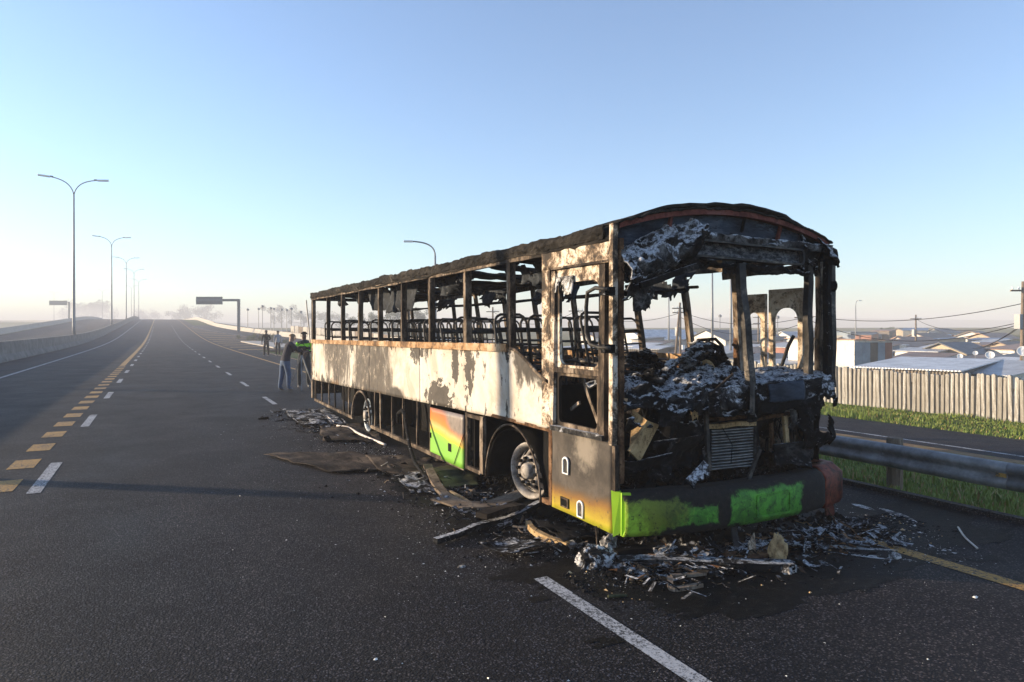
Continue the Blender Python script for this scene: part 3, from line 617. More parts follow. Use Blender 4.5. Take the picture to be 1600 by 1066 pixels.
MB().bar((BU0 - 0.02, 5.60, 0.965), (BU0 - 0.02, 4.75, 0.975), 0.06, 0.045, n=8, wob=0.012, seed=4).build('door_ledge', M['ash_heavy'], door)
# upper part of the door window: sheet with a round cornered opening
def ring_sheet(name, mat, plane, out, inn, thick, parent):
    # plane(a, b) -> world point; out, inn closed loops with the same count
    m = MB(); n = len(out); m.v = [Vector(plane(*p)) for p in out] + [Vector(plane(*p)) for p in inn]
    m.f = [(i, (i + 1) % n, n + (i + 1) % n, n + i) for i in range(n)]; return m.build(name, mat, parent, False, thick)
def loop_rect(x0, x1, y0, y1, r, n=6):
    pts = []
    for cx, cy, a0 in ((x1 - r, y1 - r, 0), (x0 + r, y1 - r, 90), (x0 + r, y0 + r, 180), (x1 - r, y0 + r, 270)):
        pts += [(cx + r * math.cos(R(a0 + 90 * k / n)), cy + r * math.sin(R(a0 + 90 * k / n))) for k in range(n + 1)]
    return pts
ring_sheet('door_window_frame', M['cream'], lambda a, b: (BU0 + 0.02, a, b), loop_rect(4.83, 5.58, 1.525, 2.425, 0.005), loop_rect(4.87, 5.52, 1.55, 2.30, 0.09), 0.03, door)
ring_sheet('door_window_frame', M['post'], lambda a, b: (BU0 + 0.02, a, b), loop_rect(4.83, 5.58, 0.985, 1.475, 0.005), loop_rect(4.90, 5.53, 1.02, 1.45, 0.05), 0.03, door)
ragged('torn_sheet', M['white_ash'], (BU0 - 0.01, 5.55, 2.36), (0, -0.30, 0), (0.0, 0, -0.17), 12, 8, 91, 0.3, 0.03)
m = MB(); m.grid(lambda a, b: (BU0 - 0.012 + 0.012 * fbm((a * 2, b, 7), 1.5, 2), 5.80 - 1.14 * a, 2.445 + 0.165 * b - 0.02 * a * (1 - b)), 24, 6); m.build('number_box', M['cream'], bus, True, 0.02)
MB().mm((BU0 - 0.03, 4.68, 2.43), (BU0 + 0.03, 5.62, 2.45)).build('door_header', M['post'], bus)
MB().bar((BU0 + 0.01, 5.74, 0.955), (BU0 + 0.02, 5.74, 2.60), 0.06, 0.15, (0, 1, 0), 10, 0.01, 6).build('door_pillar', M['cream'], bus)
# bent mirror tube
mp = [onu(x, y, BU0 - 0.10) for x, y in ((950, 452), (930, 450), (918, 457), (916, 480), (916, 520), (922, 538), (936, 543), (952, 544))]
MB().tube(mp, 0.017, 8).build('mirror_bracket', M['tube'], bus, True)
for y in (455, 545):
    q = onu(950, y, BU0 - 0.06); MB().box(q, (0.10, 0.06, 0.07)).build('mirror_clamp', M['char'], bus)
# front corner post and its green foot
MB().bar((BU0 - 0.005, 4.655, 0.93), (BU0 - 0.005, 4.645, 2.74), 0.05, 0.052, (0, 1, 0), 10, 0.005, 3).build('corner_post', M['cream'], bus)
MB().bar((BU0 + 0.05, 4.62, 0.62), (BU0 + 0.05, 4.62, 2.62), 0.04, 0.035, (0, 1, 0), 10, 0.008, 5).build('corner_post', M['rust'], bus)
MB().mm((BU0 - 0.012, 4.615, 0.56), (BU0 + 0.035, 4.658, 0.93)).build('corner_post', M['post'], bus)
# interior seen through the lower door pane
ragged('torn_sheet', M['cream'], (3.62, 5.35, 1.42), (0.25, -0.35, -0.05), (0.1, -0.2, -0.3), 14, 10, 95, 0.6, 0.05)
MB().bar((3.50, 5.46, 1.48), (3.55, 5.25, 1.02), 0.02, 0.03, n=6, wob=0.02).build('strut', M['post'], bus)
MB().bar((3.45, 5.40, 1.20), (3.45, 5.55, 1.12), 0.02, 0.03).build('strut', M['post'], bus)

# --- seats: bare tube frames, two on each side of the aisle
def seat_mesh():
    m = MB(); r = 0.016; wd = 0.205
    hoop = [(-wd, 0.06, 0.42), (-wd, 0.20, 0.89)] + [(-wd + 0.11 - 0.11 * math.cos(a), 0.206 + 0.025 * math.sin(a), 0.90 + 0.105 * math.sin(a)) for a in (0.3, 0.8, 1.3)]
    hoop += [(-x, y, z) for x, y, z in reversed(hoop)]
    m.tube(hoop, r, 6)
    for z, h in ((0.83, 0.05), (0.66, 0.022), (0.55, 0.022)): 
        y = 0.06 + (z - 0.42) * 0.318; m.bar((-wd, y, z), (wd, y, z), 0.012, h)
    m.tube([(-wd, 0.06, 0.42), (-wd, -0.34, 0.44), (-wd + 0.04, -0.38, 0.44), (wd - 0.04, -0.38, 0.44), (wd, -0.34, 0.44), (wd, 0.06, 0.42)], r, 6)
    for x in (-wd, wd): m.tube([(x, 0.0, 0.43), (x, -0.02, 0.0)], r, 6)
    for y in (-0.1, -0.22): m.bar((-wd, y, 0.43), (wd, y, 0.43), 0.03, 0.008)
    me = m.mesh('seat_frame'); me.materials.append(M['tube'])
    for p in me.polygons: p.use_smooth = True
    return me
sm_ = seat_mesh(); random.seed(11)
for row in range(13):
    v = 6.95 + row * 0.76
    for u in (3.60, 4.04, 5.12, 5.55):
        if row == 0 and u > 5: v_ = v + 0.3
        else: v_ = v
        o = bpy.data.objects.new('seat_frame', sm_); col.objects.link(o); o.parent = bus
        o.location = Vector((u + random.uniform(-.02, .02), v_ + random.uniform(-.03, .03), 1.03)) - BL
        o.rotation_euler = (R(random.uniform(-5, 5)), R(random.uniform(-2, 2)), R(random.uniform(-5, 5)))
        if random.random() < 0.08 and row > 2: o.rotation_euler.x += R(18)
o = bpy.data.objects.new('seat_frame', sm_); col.objects.link(o); o.parent = bus; o.location = Vector((4.35, 6.25, 1.06)) - BL; o.rotation_euler = (0, 0, R(12))

# ------------------------------------------------------------------ front of the bus
FV = 4.62
def hoop_z(u):      # front roof line
    t = (u - 4.53) / 1.27; return 2.925 - 0.20 * abs(t) ** 2.1
def hoop_v(u): t = (u - 4.58) / 1.29; return FV - 0.05 * (1 - t * t)
n = 30
m = MB()
for i in range(n + 1):
    u = BU0 + 0.02 + (5.80 - BU0 - 0.02) * i / n; v, z = hoop_v(u), hoop_z(u)
    m.v += [Vector((u, v - 0.02, z - 0.045)), Vector((u, v - 0.02, z)), Vector((u, v + 0.07, z)), Vector((u, v + 0.07, z - 0.045))]
for i in range(n): m.f += [(4 * i + k, 4 * i + (k + 1) % 4, 4 * i + 4 + (k + 1) % 4, 4 * i + 4 + k) for k in range(4)]
m.build('front_hoop', M['redlead'], bus)
# burnt crust along the top of the hoop
m = MB(); m.grid(lambda a, b: (BU0 + (5.84 - BU0) * a, hoop_v(BU0 + 2.5 * a) - 0.035 + 0.22 * b, hoop_z(BU0 + (5.84 - BU0) * a) + 0.006 + 0.016 * fbm((a * 40, b * 3, 0), 1, 5) + 0.014 * abs(tn((a * 160, b * 8, 0), 1))), 150, 8); m.build('roof_crust', M['roofskin'], bus, True, 0.015)
# dome sheet behind it
m = MB(); m.grid(lambda a, b: (BU0 + 0.05 + 2.45 * a, hoop_v(BU0 + 0.05 + 2.45 * a) + 0.05 + 0.10 * (1 - b) + 0.012 * fbm((a * 3, b, 0), 1.6, 8), 2.50 + (hoop_z(BU0 + 0.05 + 2.45 * a) - 0.03 - 2.50) * b), 40, 10); m.build('front_dome', M['charblue'], bus, True, 0.01)
for x in (1047, 1160, 1217):
    p = onv(x, 350, FV); u = p.x
    MB().bar((u, hoop_v(u) + 0.02, hoop_z(u) - 0.04), (u, hoop_v(u) + 0.06, hoop_z(u) - 0.17), 0.025 if x != 1160 else 0.012, 0.03).build('dome_rib', M['redlead'] if x != 1160 else M['char'], bus)
# collapsed header over the driver: a folded, ash covered shell
H0, H1 = onv(975, 415, 4.50), onv(1090, 400, 4.52)
def header(a, b):
    # a along u, b round the section from the top back edge over the nose to the underside
    u = 3.34 + 0.78 * a
    top = 2.50 + 0.17 * sst(0.0, 0.75, a); dep = 0.30 - 0.02 * a; ht = 0.30 - 0.08 * a
    ang = -0.25 + 3.5 * b
    v = 4.72 - dep * math.sin(min(ang, 3.1)) * (0.8 + 0.2 * a) + 0.02
    z = top - ht * 0.55 * (1 - math.cos(ang)) + 0.14 * a * (1 - b) - 0.10 * (1 - a) * b
    p = Vector((u, v, z)); q = fbm((u, v, z), 5.0, 3); rg = (1 - 2 * abs(tn((u * 7, v * 7, z * 7), 1, 4))) ** 3; r3 = (1 - 2 * abs(tn((u * 17, v * 17, z * 17), 1, 6))) ** 3
    return p + Vector((0.03 * q, -0.06 * q - 0.045 * rg - 0.018 * r3, 0.05 * fbm((u, v, z), 3.1, 9) + 0.03 * rg + 0.012 * r3))
m = MB(); m.grid(header, 80, 60, lambda a, b: not (b > 0.80 and fbm((a * 4, b * 4, 0), 1.5, 2) > 0.05)); m.build('collapsed_header', M['ash_heavy'], bus, True, 0.012)
# its open left end full of char
m = MB()
for k in range(60):
    a, b = random.random(), random.random(); p = header(0.05, b).lerp(Vector((3.42, 4.62, 2.40)), a)
    m.box(p, [random.uniform(0.015, 0.06) for _ in range(3)], Matrix.Rotation(random.uniform(0, 3), 3, Vector((random.random(), random.random(), 1)).normalized()))
m.build('charred_filling', M['char'], bus)['kind'] = 'stuff'
ragged('drip_sheet', M['ash_heavy'], onv(985, 440, 4.56), (0.22, 0, 0.02), (0.05, 0, -0.24), 14, 16, 23, 0.12, 0.05, edge=0.45)
# edge trim under the header
MB().bar(onv(1000, 447, 4.46), onv(1090, 417, 4.46), 0.03, 0.05, n=10, wob=0.015, seed=9).build('header_trim', M['ash'], bus)
# destination box
D0, D1 = onv(1073, 376, 4.58), onv(1250, 410, 4.58)
du0, du1, dz0, dz1 = 4.02, 5.40, 2.49, 2.645
ring_sheet('destination_box_frame', M['tube'], lambda a, b: (a, 4.56 + 0.01 * tn((a * 5, b, 0), 1), b + 0.012 * tn((a * 3, 0, 2), 1) - 0.02 * (a - 4.6)), loop_rect(du0, du1, dz0, dz1, 0.05), loop_rect(du0 + 0.02, du1 - 0.02, dz0 + 0.018, dz1 - 0.018, 0.04), 0.05, bus)
m = MB(); m.grid(lambda a, b: (du0 + 0.02 + 1.34 * a, 4.62 + 0.02 * fbm((a * 12, b * 3, 0), 1, 3) - 0.05 * (1 - b), dz0 - 0.02 * (a - .4) * 1.3 + 0.01 + 0.13 * b), 120, 14); m.build('destination_screen', burnt('crazed_screen', [(0.35, (0.03, 0.033, 0.038)), (0.5, (0.11, 0.115, 0.12)), (0.65, (0.27, 0.27, 0.28))], 14, 0.8, 0, 1.0, 0.03, (1, 1, 1.6)), bus, True, 0.006)
m = MB(); m.grid(lambda a, b: (4.0 + 1.5 * a, 4.56 + 0.10 * b + 0.03 * fbm((a * 9, b, 3), 1, 3), 2.475 - 0.03 * a + 0.05 * fbm((a * 7, b * 2, 0), 1, 6) - 0.03 * math.sin(b * 3)), 80, 10, lambda a, b: fbm((a * 9, b * 2, 5), 1, 2) < 0.35); m.build('scorched_lip', M['ash'], bus, True, 0.03)
m = MB(); m.grid(lambda a, b: (4.25 + 1.6 * a, 4.60 + 0.03 * fbm((a * 9, b, 1), 1, 1), 2.645 - 0.02 * a + 0.07 * b + 0.02 * fbm((a * 8, b, 0), 1, 2)), 60, 6); m.build('ash_ledge', M['ash_heavy'], bus, True, 0.03)
ragged('hanging_scrap', M['hang'], onv(1128, 405, 4.6), (0.16, 0, 0), (0.02, 0, -0.12), 10, 8, 41, 0.5, 0.05)
# right upper corner, burst and curled outward
def corner(a, b):
    ang = a * 1.5; u = 5.42 + 0.46 * math.sin(ang) * 1.02; v = 4.60 + 0.42 * (1 - math.cos(ang))
    z = 2.76 - 0.30 * b + 0.035 * (1 - b) * math.cos(ang * 1.4)
    q = fbm((u, v, z), 5, 6); return (u + 0.05 * q + 0.06 * sst(0.6, 1, a) * (1 - b), v - 0.05 * q, z + 0.04 * fbm((u, v, z), 7, 2))
m = MB(); m.grid(corner, 34, 22, lambda a, b: not (b > 0.7 and fbm((a * 5, b * 3, 0), 1.3, 8) > 0.0)); m.build('front_corner', M['ash_mid'], bus, True, 0.02)
for k in range(4): ragged('curled_flange', M['ash'], (5.72 + 0.02 * k, 4.62 + 0.05 * k, 2.72 - 0.03 * k), (0.20, 0.03 * k, -0.06), (0.05 - 0.03 * k, 0.03, -0.17), 16, 16, 61 + k, 0.45, 0.14, 0.012)
ragged('curled_flange', M['ash_mid'], (5.62, 4.60, 2.75), (0.30, 0.02, -0.12), (0.03, -0.03, -0.14), 20, 14, 66, 0.5, 0.14, 0.012)
# header beam, windscreen posts
MB().bar(onv(1130, 432, 4.98), onv(1300, 413, 4.90), 0.05, 0.07, n=10, wob=0.015).build('header_beam', M['post'], bus)
MB().bar(onv(1156, 412, 4.56), onv(1173, 602, 4.50), 0.075, 0.055, (0, 1, 0), 10, 0.012, 4).build('windscreen_post', M['tube'], bus)
MB().bar(onv(1148, 410, 5.0), onv(1158, 600, 5.0), 0.06, 0.06, (0, 1, 0), 10, 0.01, 5).build('entrance_post', M['post'], bus)
MB().bar(onv(1152, 418, 5.05), onv(1150, 590, 5.0), 0.035, 0.05, (0, 1, 0), 10, 0.01, 6).build('entrance_post', M['rust'], bus)
for k, (x, x2, v, wd, mt) in enumerate(((1262, 1264, 4.72, 0.07, 'tube'), (1280, 1281, 4.80, 0.065, 'post'), (1291, 1292, 4.68, 0.055, 'char'), (1299, 1300, 4.74, 0.06, 'tube'))):
    MB().bar(onv(x, 395, v), onv(x2, 605, v), wd, 0.06, (0, 1, 0), 14, 0.02, 20 + k).build('corner_post', M[mt], bus)
MB().lathe([(0, -0.02), (0.05, -0.02), (0.06, 0.02), (0, 0.025)], onv(1300, 447, 4.68), (1, -0.3, 0), 12).build('marker_lamp', M['ash'], bus)
# the two leaves of the passenger door on the far side, arched openings
for k, (x0, x1, mt) in enumerate(((1160, 1197, 'cream'), (1203, 1256, 'cream'))):
    a = onu(x1, 500, 5.86).y; b = onu(x0, 500, 5.86).y
    z0, z1 = 0.55, 2.26 + 0.04 * k
    out = loop_rect(a, b, z0, z1, 0.004); inn = loop_rect(a + 0.06, b - 0.06, 1.40, z1 - 0.20, min(0.13, (b - a) / 2 - 0.065))
    ring_sheet('door_leaf', M['leaf_cream_lit'], lambda p, q: (5.86, p, q), out, inn, 0.04, bus)
MB().tube([onu(1240, 525, 5.70), onu(1232, 540, 5.70), onu(1222, 570, 5.70), onu(1215, 600, 5.70)], 0.018, 7).build('grab_rail', M['tube'], bus, True)
MB().tube([onv(1145, 540, 5.2), onv(1150, 532, 5.2), onv(1157, 534, 5.2), onv(1160, 560, 5.2), onv(1158, 590, 5.2)], 0.014, 7).build('grab_rail', M['tube'], bus, True)
MB().tube([onv(1090, 532, 6.0), onv(1118, 530, 6.0), onv(1128, 540, 6.0), onv(1134, 570, 6.0), onv(1134, 600, 6.0)], 0.02, 7).build('grab_rail', M['post'], bus, True)
MB().mm((5.0, 6.02, 1.0), (5.8, 6.06, 1.42)).build('modesty_panel', M['rust'], bus)
# --- dash: a long crumpled shell with ash on top
def dash(a, b):
    u = 3.36 + 2.52 * a
    # b: 0 back of dash top .. 0.45 front edge .. 1 lower hem
    base = 1.40 + 0.015 * a - 0.05 * sst(0.45, 0.1, a)
    if b < 0.45: t = b / 0.45; v = 5.15 - 0.50 * t; z = base + 0.05 * (1 - t)
    else: t = (b - 0.45) / 0.55; v = 4.65 - 0.09 * math.sin(min(1, t * 1.6) * 1.57) + 0.02 * t; z = base - 0.29 * t
    bow = -0.10 * (1 - (2 * a - 1) ** 2)
    q = fbm((u, v, z), 3.0, 14); r2 = (1 - 2 * abs(tn((u * 6, v * 6, z * 6), 1, 5))) ** 3 + 0.4 * (1 - 2 * abs(tn((u * 15, v * 15, z * 15), 1, 5))) ** 3
    amp = 1.15 - 0.55 * sst(0.55, 0.7, a)
    return (u + 0.02 * q, v + bow * 0.8 - (0.05 * q + 0.03 * r2) * amp, z + (0.055 * q + 0.03 * r2) * amp)
m = MB(); m.grid(dash, 220, 60, lambda a, b: not (b > 0.72 and fbm((a * 11, b * 2, 0), 0.9, 15) + 0.9 * (b - 0.85) > 0.12)); m.build('dashboard', M['ash_mid'], bus, True, 0.014)
# the flat dash lid on the right and the white streaked one in the middle
def lid(name, c, mat, dv=0.0, bend=0.02):
    m = MB(); p = [onv(x, y, FV - 0.12 + dv) for x, y in c]
    m.grid(lambda a, b: (p[0].lerp(p[1], a)).lerp(p[3].lerp(p[2], a), b) + Vector((0, -0.03 * math.sin(b * 2) + bend * fbm((a * 3, b * 2, 1), 1, 3), 0.01 * fbm((a * 6, b * 3, 0), 1, 4))), 24, 12); return m.build(name, mat, bus, True, 0.015)
lid('dash_panel', ((1186, 598), (1285, 588), (1268, 632), (1180, 648)), M['ash_mid'], 0.0)
lid('dash_recess', ((1200, 600), (1255, 594), (1252, 624), (1198, 629)), M['charblue'], -0.035, 0.005)
lid('dash_panel', ((1120, 605), (1172, 602), (1170, 640), (1122, 640)), M['ash_heavy'], 0.01, 0.03)
lid('dash_panel', ((1064, 612), (1102, 600), (1098, 632), (1070, 640)), M['ash_heavy'], 0.02, 0.03)
MB().bar(onv(1177, 600, 4.46), onv(1174, 648, 4.44), 0.03, 0.04, n=6, wob=0.01).build('dash_strut', M['tube'], bus)
MB().bar(onv(1108, 618, 4.40), onv(1145, 585, 4.42), 0.012, 0.02).build('wiper_arm', M['post'], bus)
# heaps of burnt trim behind the windscreen
for k, (pts, mt, sd) in enumerate((
    (((972, 602), (1015, 578), (1075, 600), (990, 632)), 'ash', 1), (((1040, 598), (1100, 588), (1130, 618), (1050, 628)), 'ash_mid', 11), (((975, 580), (1020, 568), (1050, 606), (975, 615)), 'ash', 12), (((978, 556), (1005, 545), (1035, 580), (982, 590)), 'ash', 2),
    (((1020, 585), (1085, 535), (1105, 545), (1060, 600)), 'ash_heavy', 3), (((1075, 545), (1108, 530), (1150, 590), (1090, 600)), 'char', 4),
    (((1000, 600), (1070, 575), (1100, 610), (1010, 640)), 'ash', 5), (((1100, 560), (1140, 575), (1165, 605), (1105, 605)), 'char', 6))):
    p = [onv(x, y, 5.0 + 0.12 * (k % 4)) for x, y in pts]; m = MB()
    m.grid(lambda a, b: (p[0].lerp(p[1], a)).lerp(p[3].lerp(p[2], a), b) + Vector((0.03 * fbm((a * 4, b * 4, sd), 1, sd), -0.16 * fbm((a * 3, b * 3, sd), 1, sd + 3) - 0.10 * (1 - 2 * abs(tn((a * 6, b * 6, sd), 1, 1))) ** 2 - 0.03 * (1 - 2 * abs(tn((a * 17, b * 17, sd), 1, 1))) ** 2, 0.05 * fbm((a * 4, b * 4, sd), 1.4, sd + 5))), 56, 44, lambda a, b: fbm((a * 3, b * 3, sd), 1.2, sd + 8) < 0.42)
    m.build('crumpled_trim', M[mt], bus, True, 0.02)
# engine cover intake: a tan ring with a wire hoop
c = onv(1098, 579, 5.05)
MB().lathe([(0.055, 0.0), (0.062, 0.03), (0.105, 0.03), (0.112, 0.0), (0.11, -0.06)], c, (-0.75, -0.65, 0.1), 26).build('air_intake', M['tan'], bus, True, 0.006)
MB().lathe([(0.058, -0.10), (0.058, 0.0)], c, (-0.75, -0.65, 0.1), 20).build('air_intake_throat', M['black'], bus, True, 0.004)
c2 = onv(1083, 583, 4.95); MB().tube([c2 + Vector((math.cos(t) * 0.05, 0.02 * math.cos(t), math.sin(t) * 0.055)) for t in [k * 0.4189 for k in range(15)]], 0.006, 6, True).build('hose_clamp', M['tube'], bus, True)
# --- engine bay under the dash
m = MB(); m.grid(lambda a, b: (BU0 + 0.04 + 2.48 * a, 5.62 - 0.05 * fbm((a * 5, b * 3, 0), 1, 3), 0.30 + 1.05 * b), 40, 16); m.build('bulkhead', M['black'], bus, True, 0.01)
MB().mm((BU0 + 0.05, 4.75, 0.36), (5.80, 5.60, 0.42)).build('front_floor', M['black'], bus)
m = MB(); m.grid(lambda a, b: (5.60 + 0.24 * math.sin(a * 1.6) + 0.02 * fbm((a * 3, b * 5, 0), 1, 3), 4.66 + 0.40 * (1 - math.cos(a * 1.6)), 0.60 + 0.82 * b), 20, 30, lambda a, b: fbm((a * 3, b * 4, 2), 1.1, 4) - 0.5 * (b - 0.5) < 0.22); m.build('corner_skin', M['char'], bus, True, 0.012)
m = MB(); m.grid(lambda a, b: (5.86 + 0.03 * fbm((a * 4, b * 5, 1), 1.5, 3), 4.75 + 1.1 * a, 0.42 + 1.0 * b), 20, 24, lambda a, b: fbm((a * 2, b * 4, 7), 1.4, 6) + 0.4 * abs(b - 0.5) < 0.45 or a > 0.4); m.build('corner_skin', M['black'], bus, True, 0.012)
# beams and posts in the bay
for k, (a, b, v, wd, ht, mt) in enumerate((
    ((1102, 640), (1108, 735), 4.62, 0.035, 0.03, 'tube'), ((1100, 655), (1180, 650), 4.75, 0.03, 0.05, 'rust'), ((1180, 655), (1275, 640), 4.72, 0.03, 0.04, 'rust'),
    ((1226, 650), (1231, 712), 4.70, 0.045, 0.03, 'tan'), ((1238, 652), (1236, 700), 4.80, 0.04, 0.03, 'post'), ((1205, 640), (1206, 700), 4.85, 0.03, 0.03, 'rust'),
    ((1250, 650), (1248, 700), 4.9, 0.07, 0.03, 'post'), ((1262, 650), (1260, 710), 4.95, 0.05, 0.03, 'redlead'), ((1077, 690), (1078, 730), 4.85, 0.02, 0.03, 'char'), ((1178, 648), (1186, 705), 4.85, 0.03, 0.03, 'char'),
    ((1188, 702), (1170, 752), 4.52, 0.035, 0.02, 'tube'), ((1155, 665), (1180, 675), 4.8, 0.02, 0.03, 'post'))):
    MB().bar(onv(*a, v), onv(*b, v), wd, ht, (0, 1, 0), 8, 0.012, k + 60).build('bay_strut', M[mt], bus)
rd = MB(); r0, r1 = onv(1112, 672, 4.78), onv(1174, 728, 4.78)
rd.mm((r0.x - 0.01, 4.83, r1.z - 0.02), (r1.x + 0.01, 4.88, r0.z + 0.02)); rad = rd.build('radiator', M['black'], bus)
for k in range(14):
    z = r1.z + 0.012 + (r0.z - r1.z - 0.02) * k / 13
    MB().bar((r0.x, 4.80, z), (r1.x + 0.02, 4.80, z - 0.005), 0.05, 0.010, n=5, wob=0.006, seed=k).build('radiator_fin', M['alu'], rad)
for x in (r0.x - 0.03, r1.x + 0.045): MB().bar((x, 4.80, r1.z - 0.05), (x + 0.005, 4.80, r0.z + 0.04), 0.035, 0.05, (0, 1, 0), 5, 0.01).build('radiator_tank', M['ash'], rad)
MB().bar((r0.x - 0.05, 4.79, r0.z + 0.035), (r1.x + 0.05, 4.79, r0.z + 0.03), 0.05, 0.04, n=8, wob=0.02).build('radiator_tank', M['tan'], rad)
# tan folded board hanging in the left of the bay
A, B_, C2, D_ = onv(990, 640, 4.62), onv(1011, 662, 4.56), onv(986, 705, 4.60), onv(983, 712, 4.62)
fb = MB(); q = [onv(989, 640, 4.66), onv(1011, 657, 4.52), onv(985, 703, 4.54), onv(983, 714, 4.66)]; fb.prism(q, (0.01, 0.02, 0.0)); board = fb.build('folded_board', M['tan'], bus)
fb = MB(); q = [onv(1011, 657, 4.52), onv(1030, 664, 4.62), onv(1000, 722, 4.64), onv(984, 705, 4.54)]; fb.prism(q, (0.0, 0.03, 0.0)); fb.build('folded_face', M['tan'], board)
MB().prism([onv(975, 622, 4.60), onv(987, 624, 4.60), onv(976, 636, 4.60)], (0, 0.01, 0)).build('orange_scrap', M['rail'], bus)
ragged('torn_sheet', M['tan'], onv(1079, 642, 4.60), (0.10, 0.02, 0.01), (0.01, 0.0, -0.11), 8, 8, 17, 0.35, 0.06)
ragged('torn_sheet', M['ash_heavy'], onv(1238, 640, 4.62), (0.16, 0.0, 0.0), (0.02, 0.0, -0.2), 18, 18, 18, 0.05, 0.14)
ragged('torn_sheet', M['ash_heavy'], onv(1098, 672, 4.66), (0.06, 0.0, 0.0), (0.03, 0.0, -0.42), 6, 20, 19, 0.25, 0.06)
ragged('melted_cloth', M['ash_heavy'], onv(1072, 752, 4.48) + Vector((0, 0, 0.02)), (0.22, 0.03, 0.13), (0.03, -0.05, -0.07), 26, 12, 20, 0.35, 0.14, 0.01)
for k, (x, y, w_, h_, v, mt) in enumerate(((1005, 640, 0.62, 0.30, 4.78, 'char'), (1020, 690, 0.55, 0.30, 4.66, 'ash'), (1180, 640, 0.45, 0.36, 4.80, 'char'), (1190, 700, 0.62, 0.20, 4.62, 'ash'), (975, 720, 0.50, 0.22, 4.64, 'ash_mid'), (1240, 610, 0.42, 0.55, 4.66, 'char'), (1060, 650, 0.26, 0.50, 4.72, 'ash_mid'), (1110, 640, 0.60, 0.14, 4.60, 'ash_mid'), (990, 620, 0.75, 0.16, 4.56, 'ash_mid'))):
    ragged('melted_sheet', M[mt], onv(x, y, v), (w_, 0.05 * (k % 3 - 1), 0.03), (0.03, 0.10 - 0.1 * (k % 2), -h_), 40, 26, 120 + k, 0.30, 0.22, 0.012)
m = MB(); random.seed(8)
for k in range(420):
    u = random.uniform(3.38, 5.75); v = random.uniform(4.68, 5.5); z = 0.43 + abs(random.gauss(0, 0.09))
    m.box((u, v, z), [random.uniform(0.01, 0.09), random.uniform(0.01, 0.09), random.uniform(0.005, 0.05)], Matrix.Rotation(random.uniform(0, 3), 3, Vector((random.random(), random.random(), random.random() + 0.1)).normalized()))
m.build('charred_rubble', M['char'], bus)['kind'] = 'stuff'
m = MB()
for k in range(26):
    p = Vector((random.uniform(3.4, 5.7), random.uniform(4.72, 5.4), random.uniform(1.2, 1.4))); q = p + Vector((random.uniform(-.25, .25), random.uniform(-.2, .1), -random.uniform(0.3, 0.8)))
    m.tube([p, p.lerp(q, 0.3) + Vector((random.uniform(-.06, .06), random.uniform(-.06, .06), 0)), p.lerp(q, 0.7) + Vector((random.uniform(-.06, .06), 0, 0)), q], random.uniform(0.004, 0.010), 5)
m.build('burnt_wiring', M['char'], bus, True)['kind'] = 'stuff'
# --- bumper in three sections
def bumper_mat():
    g = G('scorched_green_bumper'); n = g.noise(4.5, 9, 0.72, None, 0.5); nf = g.noise(20, 7, 0.75); x, y, z = g.sep()
    grn = g.ramp(n, [(0.3, (0.04, 0.18, 0.014)), (0.55, (0.09, 0.34, 0.03)), (0.75, (0.15, 0.44, 0.045))])
    lime = g.blob(L(3.32, 4.6, 0.40), (0.42, 2, 1.0), n, 0.25, 0.05, 0.5); c = g.mix(lime, grn, (0.36, 0.62, 0.04))
    olive = g.blob(L(3.62, 4.6, 0.45), (0.30, 2, 0.34), n, 1.0, 0.0, 0.5); c = g.mix(g.math('MULTIPLY', olive, 0.8), c, (0.12, 0.11, 0.01))
    mo = g.step(g.noise(10, 9, 0.76, None, 0.6), 0.46, 0.55); c = g.mix(g.math('MULTIPLY', mo, 0.5), c, g.mix(lime, (0.012, 0.035, 0.006), (0.14, 0.20, 0.012)))
    blk = g.math('MAXIMUM', g.blob(L(4.05, 4.6, 0.54), (0.42, 2, 0.13), n, 1.1, 0.0, 0.3), g.blob(L(5.38, 4.6, 0.36), (0.32, 2, 0.8), n, 1.0, 0.0, 0.3))
    blk = g.math('MAXIMUM', blk, g.blob(L(4.22, 4.6, 0.30), (0.08, 2, 0.8), n, 1.0, 0.0, 0.3))
    blk = g.math('MAXIMUM', blk, g.step(g.math('ADD', z, g.math('MULTIPLY', g.math('SUBTRACT', n, 0.5), 0.18)), 0.475, 0.51)); blk = g.math('MAXIMUM', blk, g.blob(L(4.0, 4.6, 0.20), (0.55, 2, 0.08), n, 1.0, 0.0, 0.3))
    sp = g.step(nf, 0.55, 0.62); blk = g.math('MAXIMUM', blk, g.math('MULTIPLY', sp, 0.75))
    c = g.mix(blk, c, g.ramp(nf, [(0.35, (0.003, 0.003, 0.003)), (0.6, (0.014, 0.012, 0.01)), (0.72, (0.07, 0.06, 0.05))]))
    g.bump(g.math('ADD', n, nf), 0.6, 0.012); return g.out(c, g.ramp(blk, [(0.0, 0.6), (1.0, 0.9)]), 0, 0.4)
M['bumper'] = bumper_mat()
def bump_c(u):   # front face position, bowed
    t = (u - 4.63) / 1.40; return 4.60 - 0.26 * (1 - abs(t) ** 2.6) 
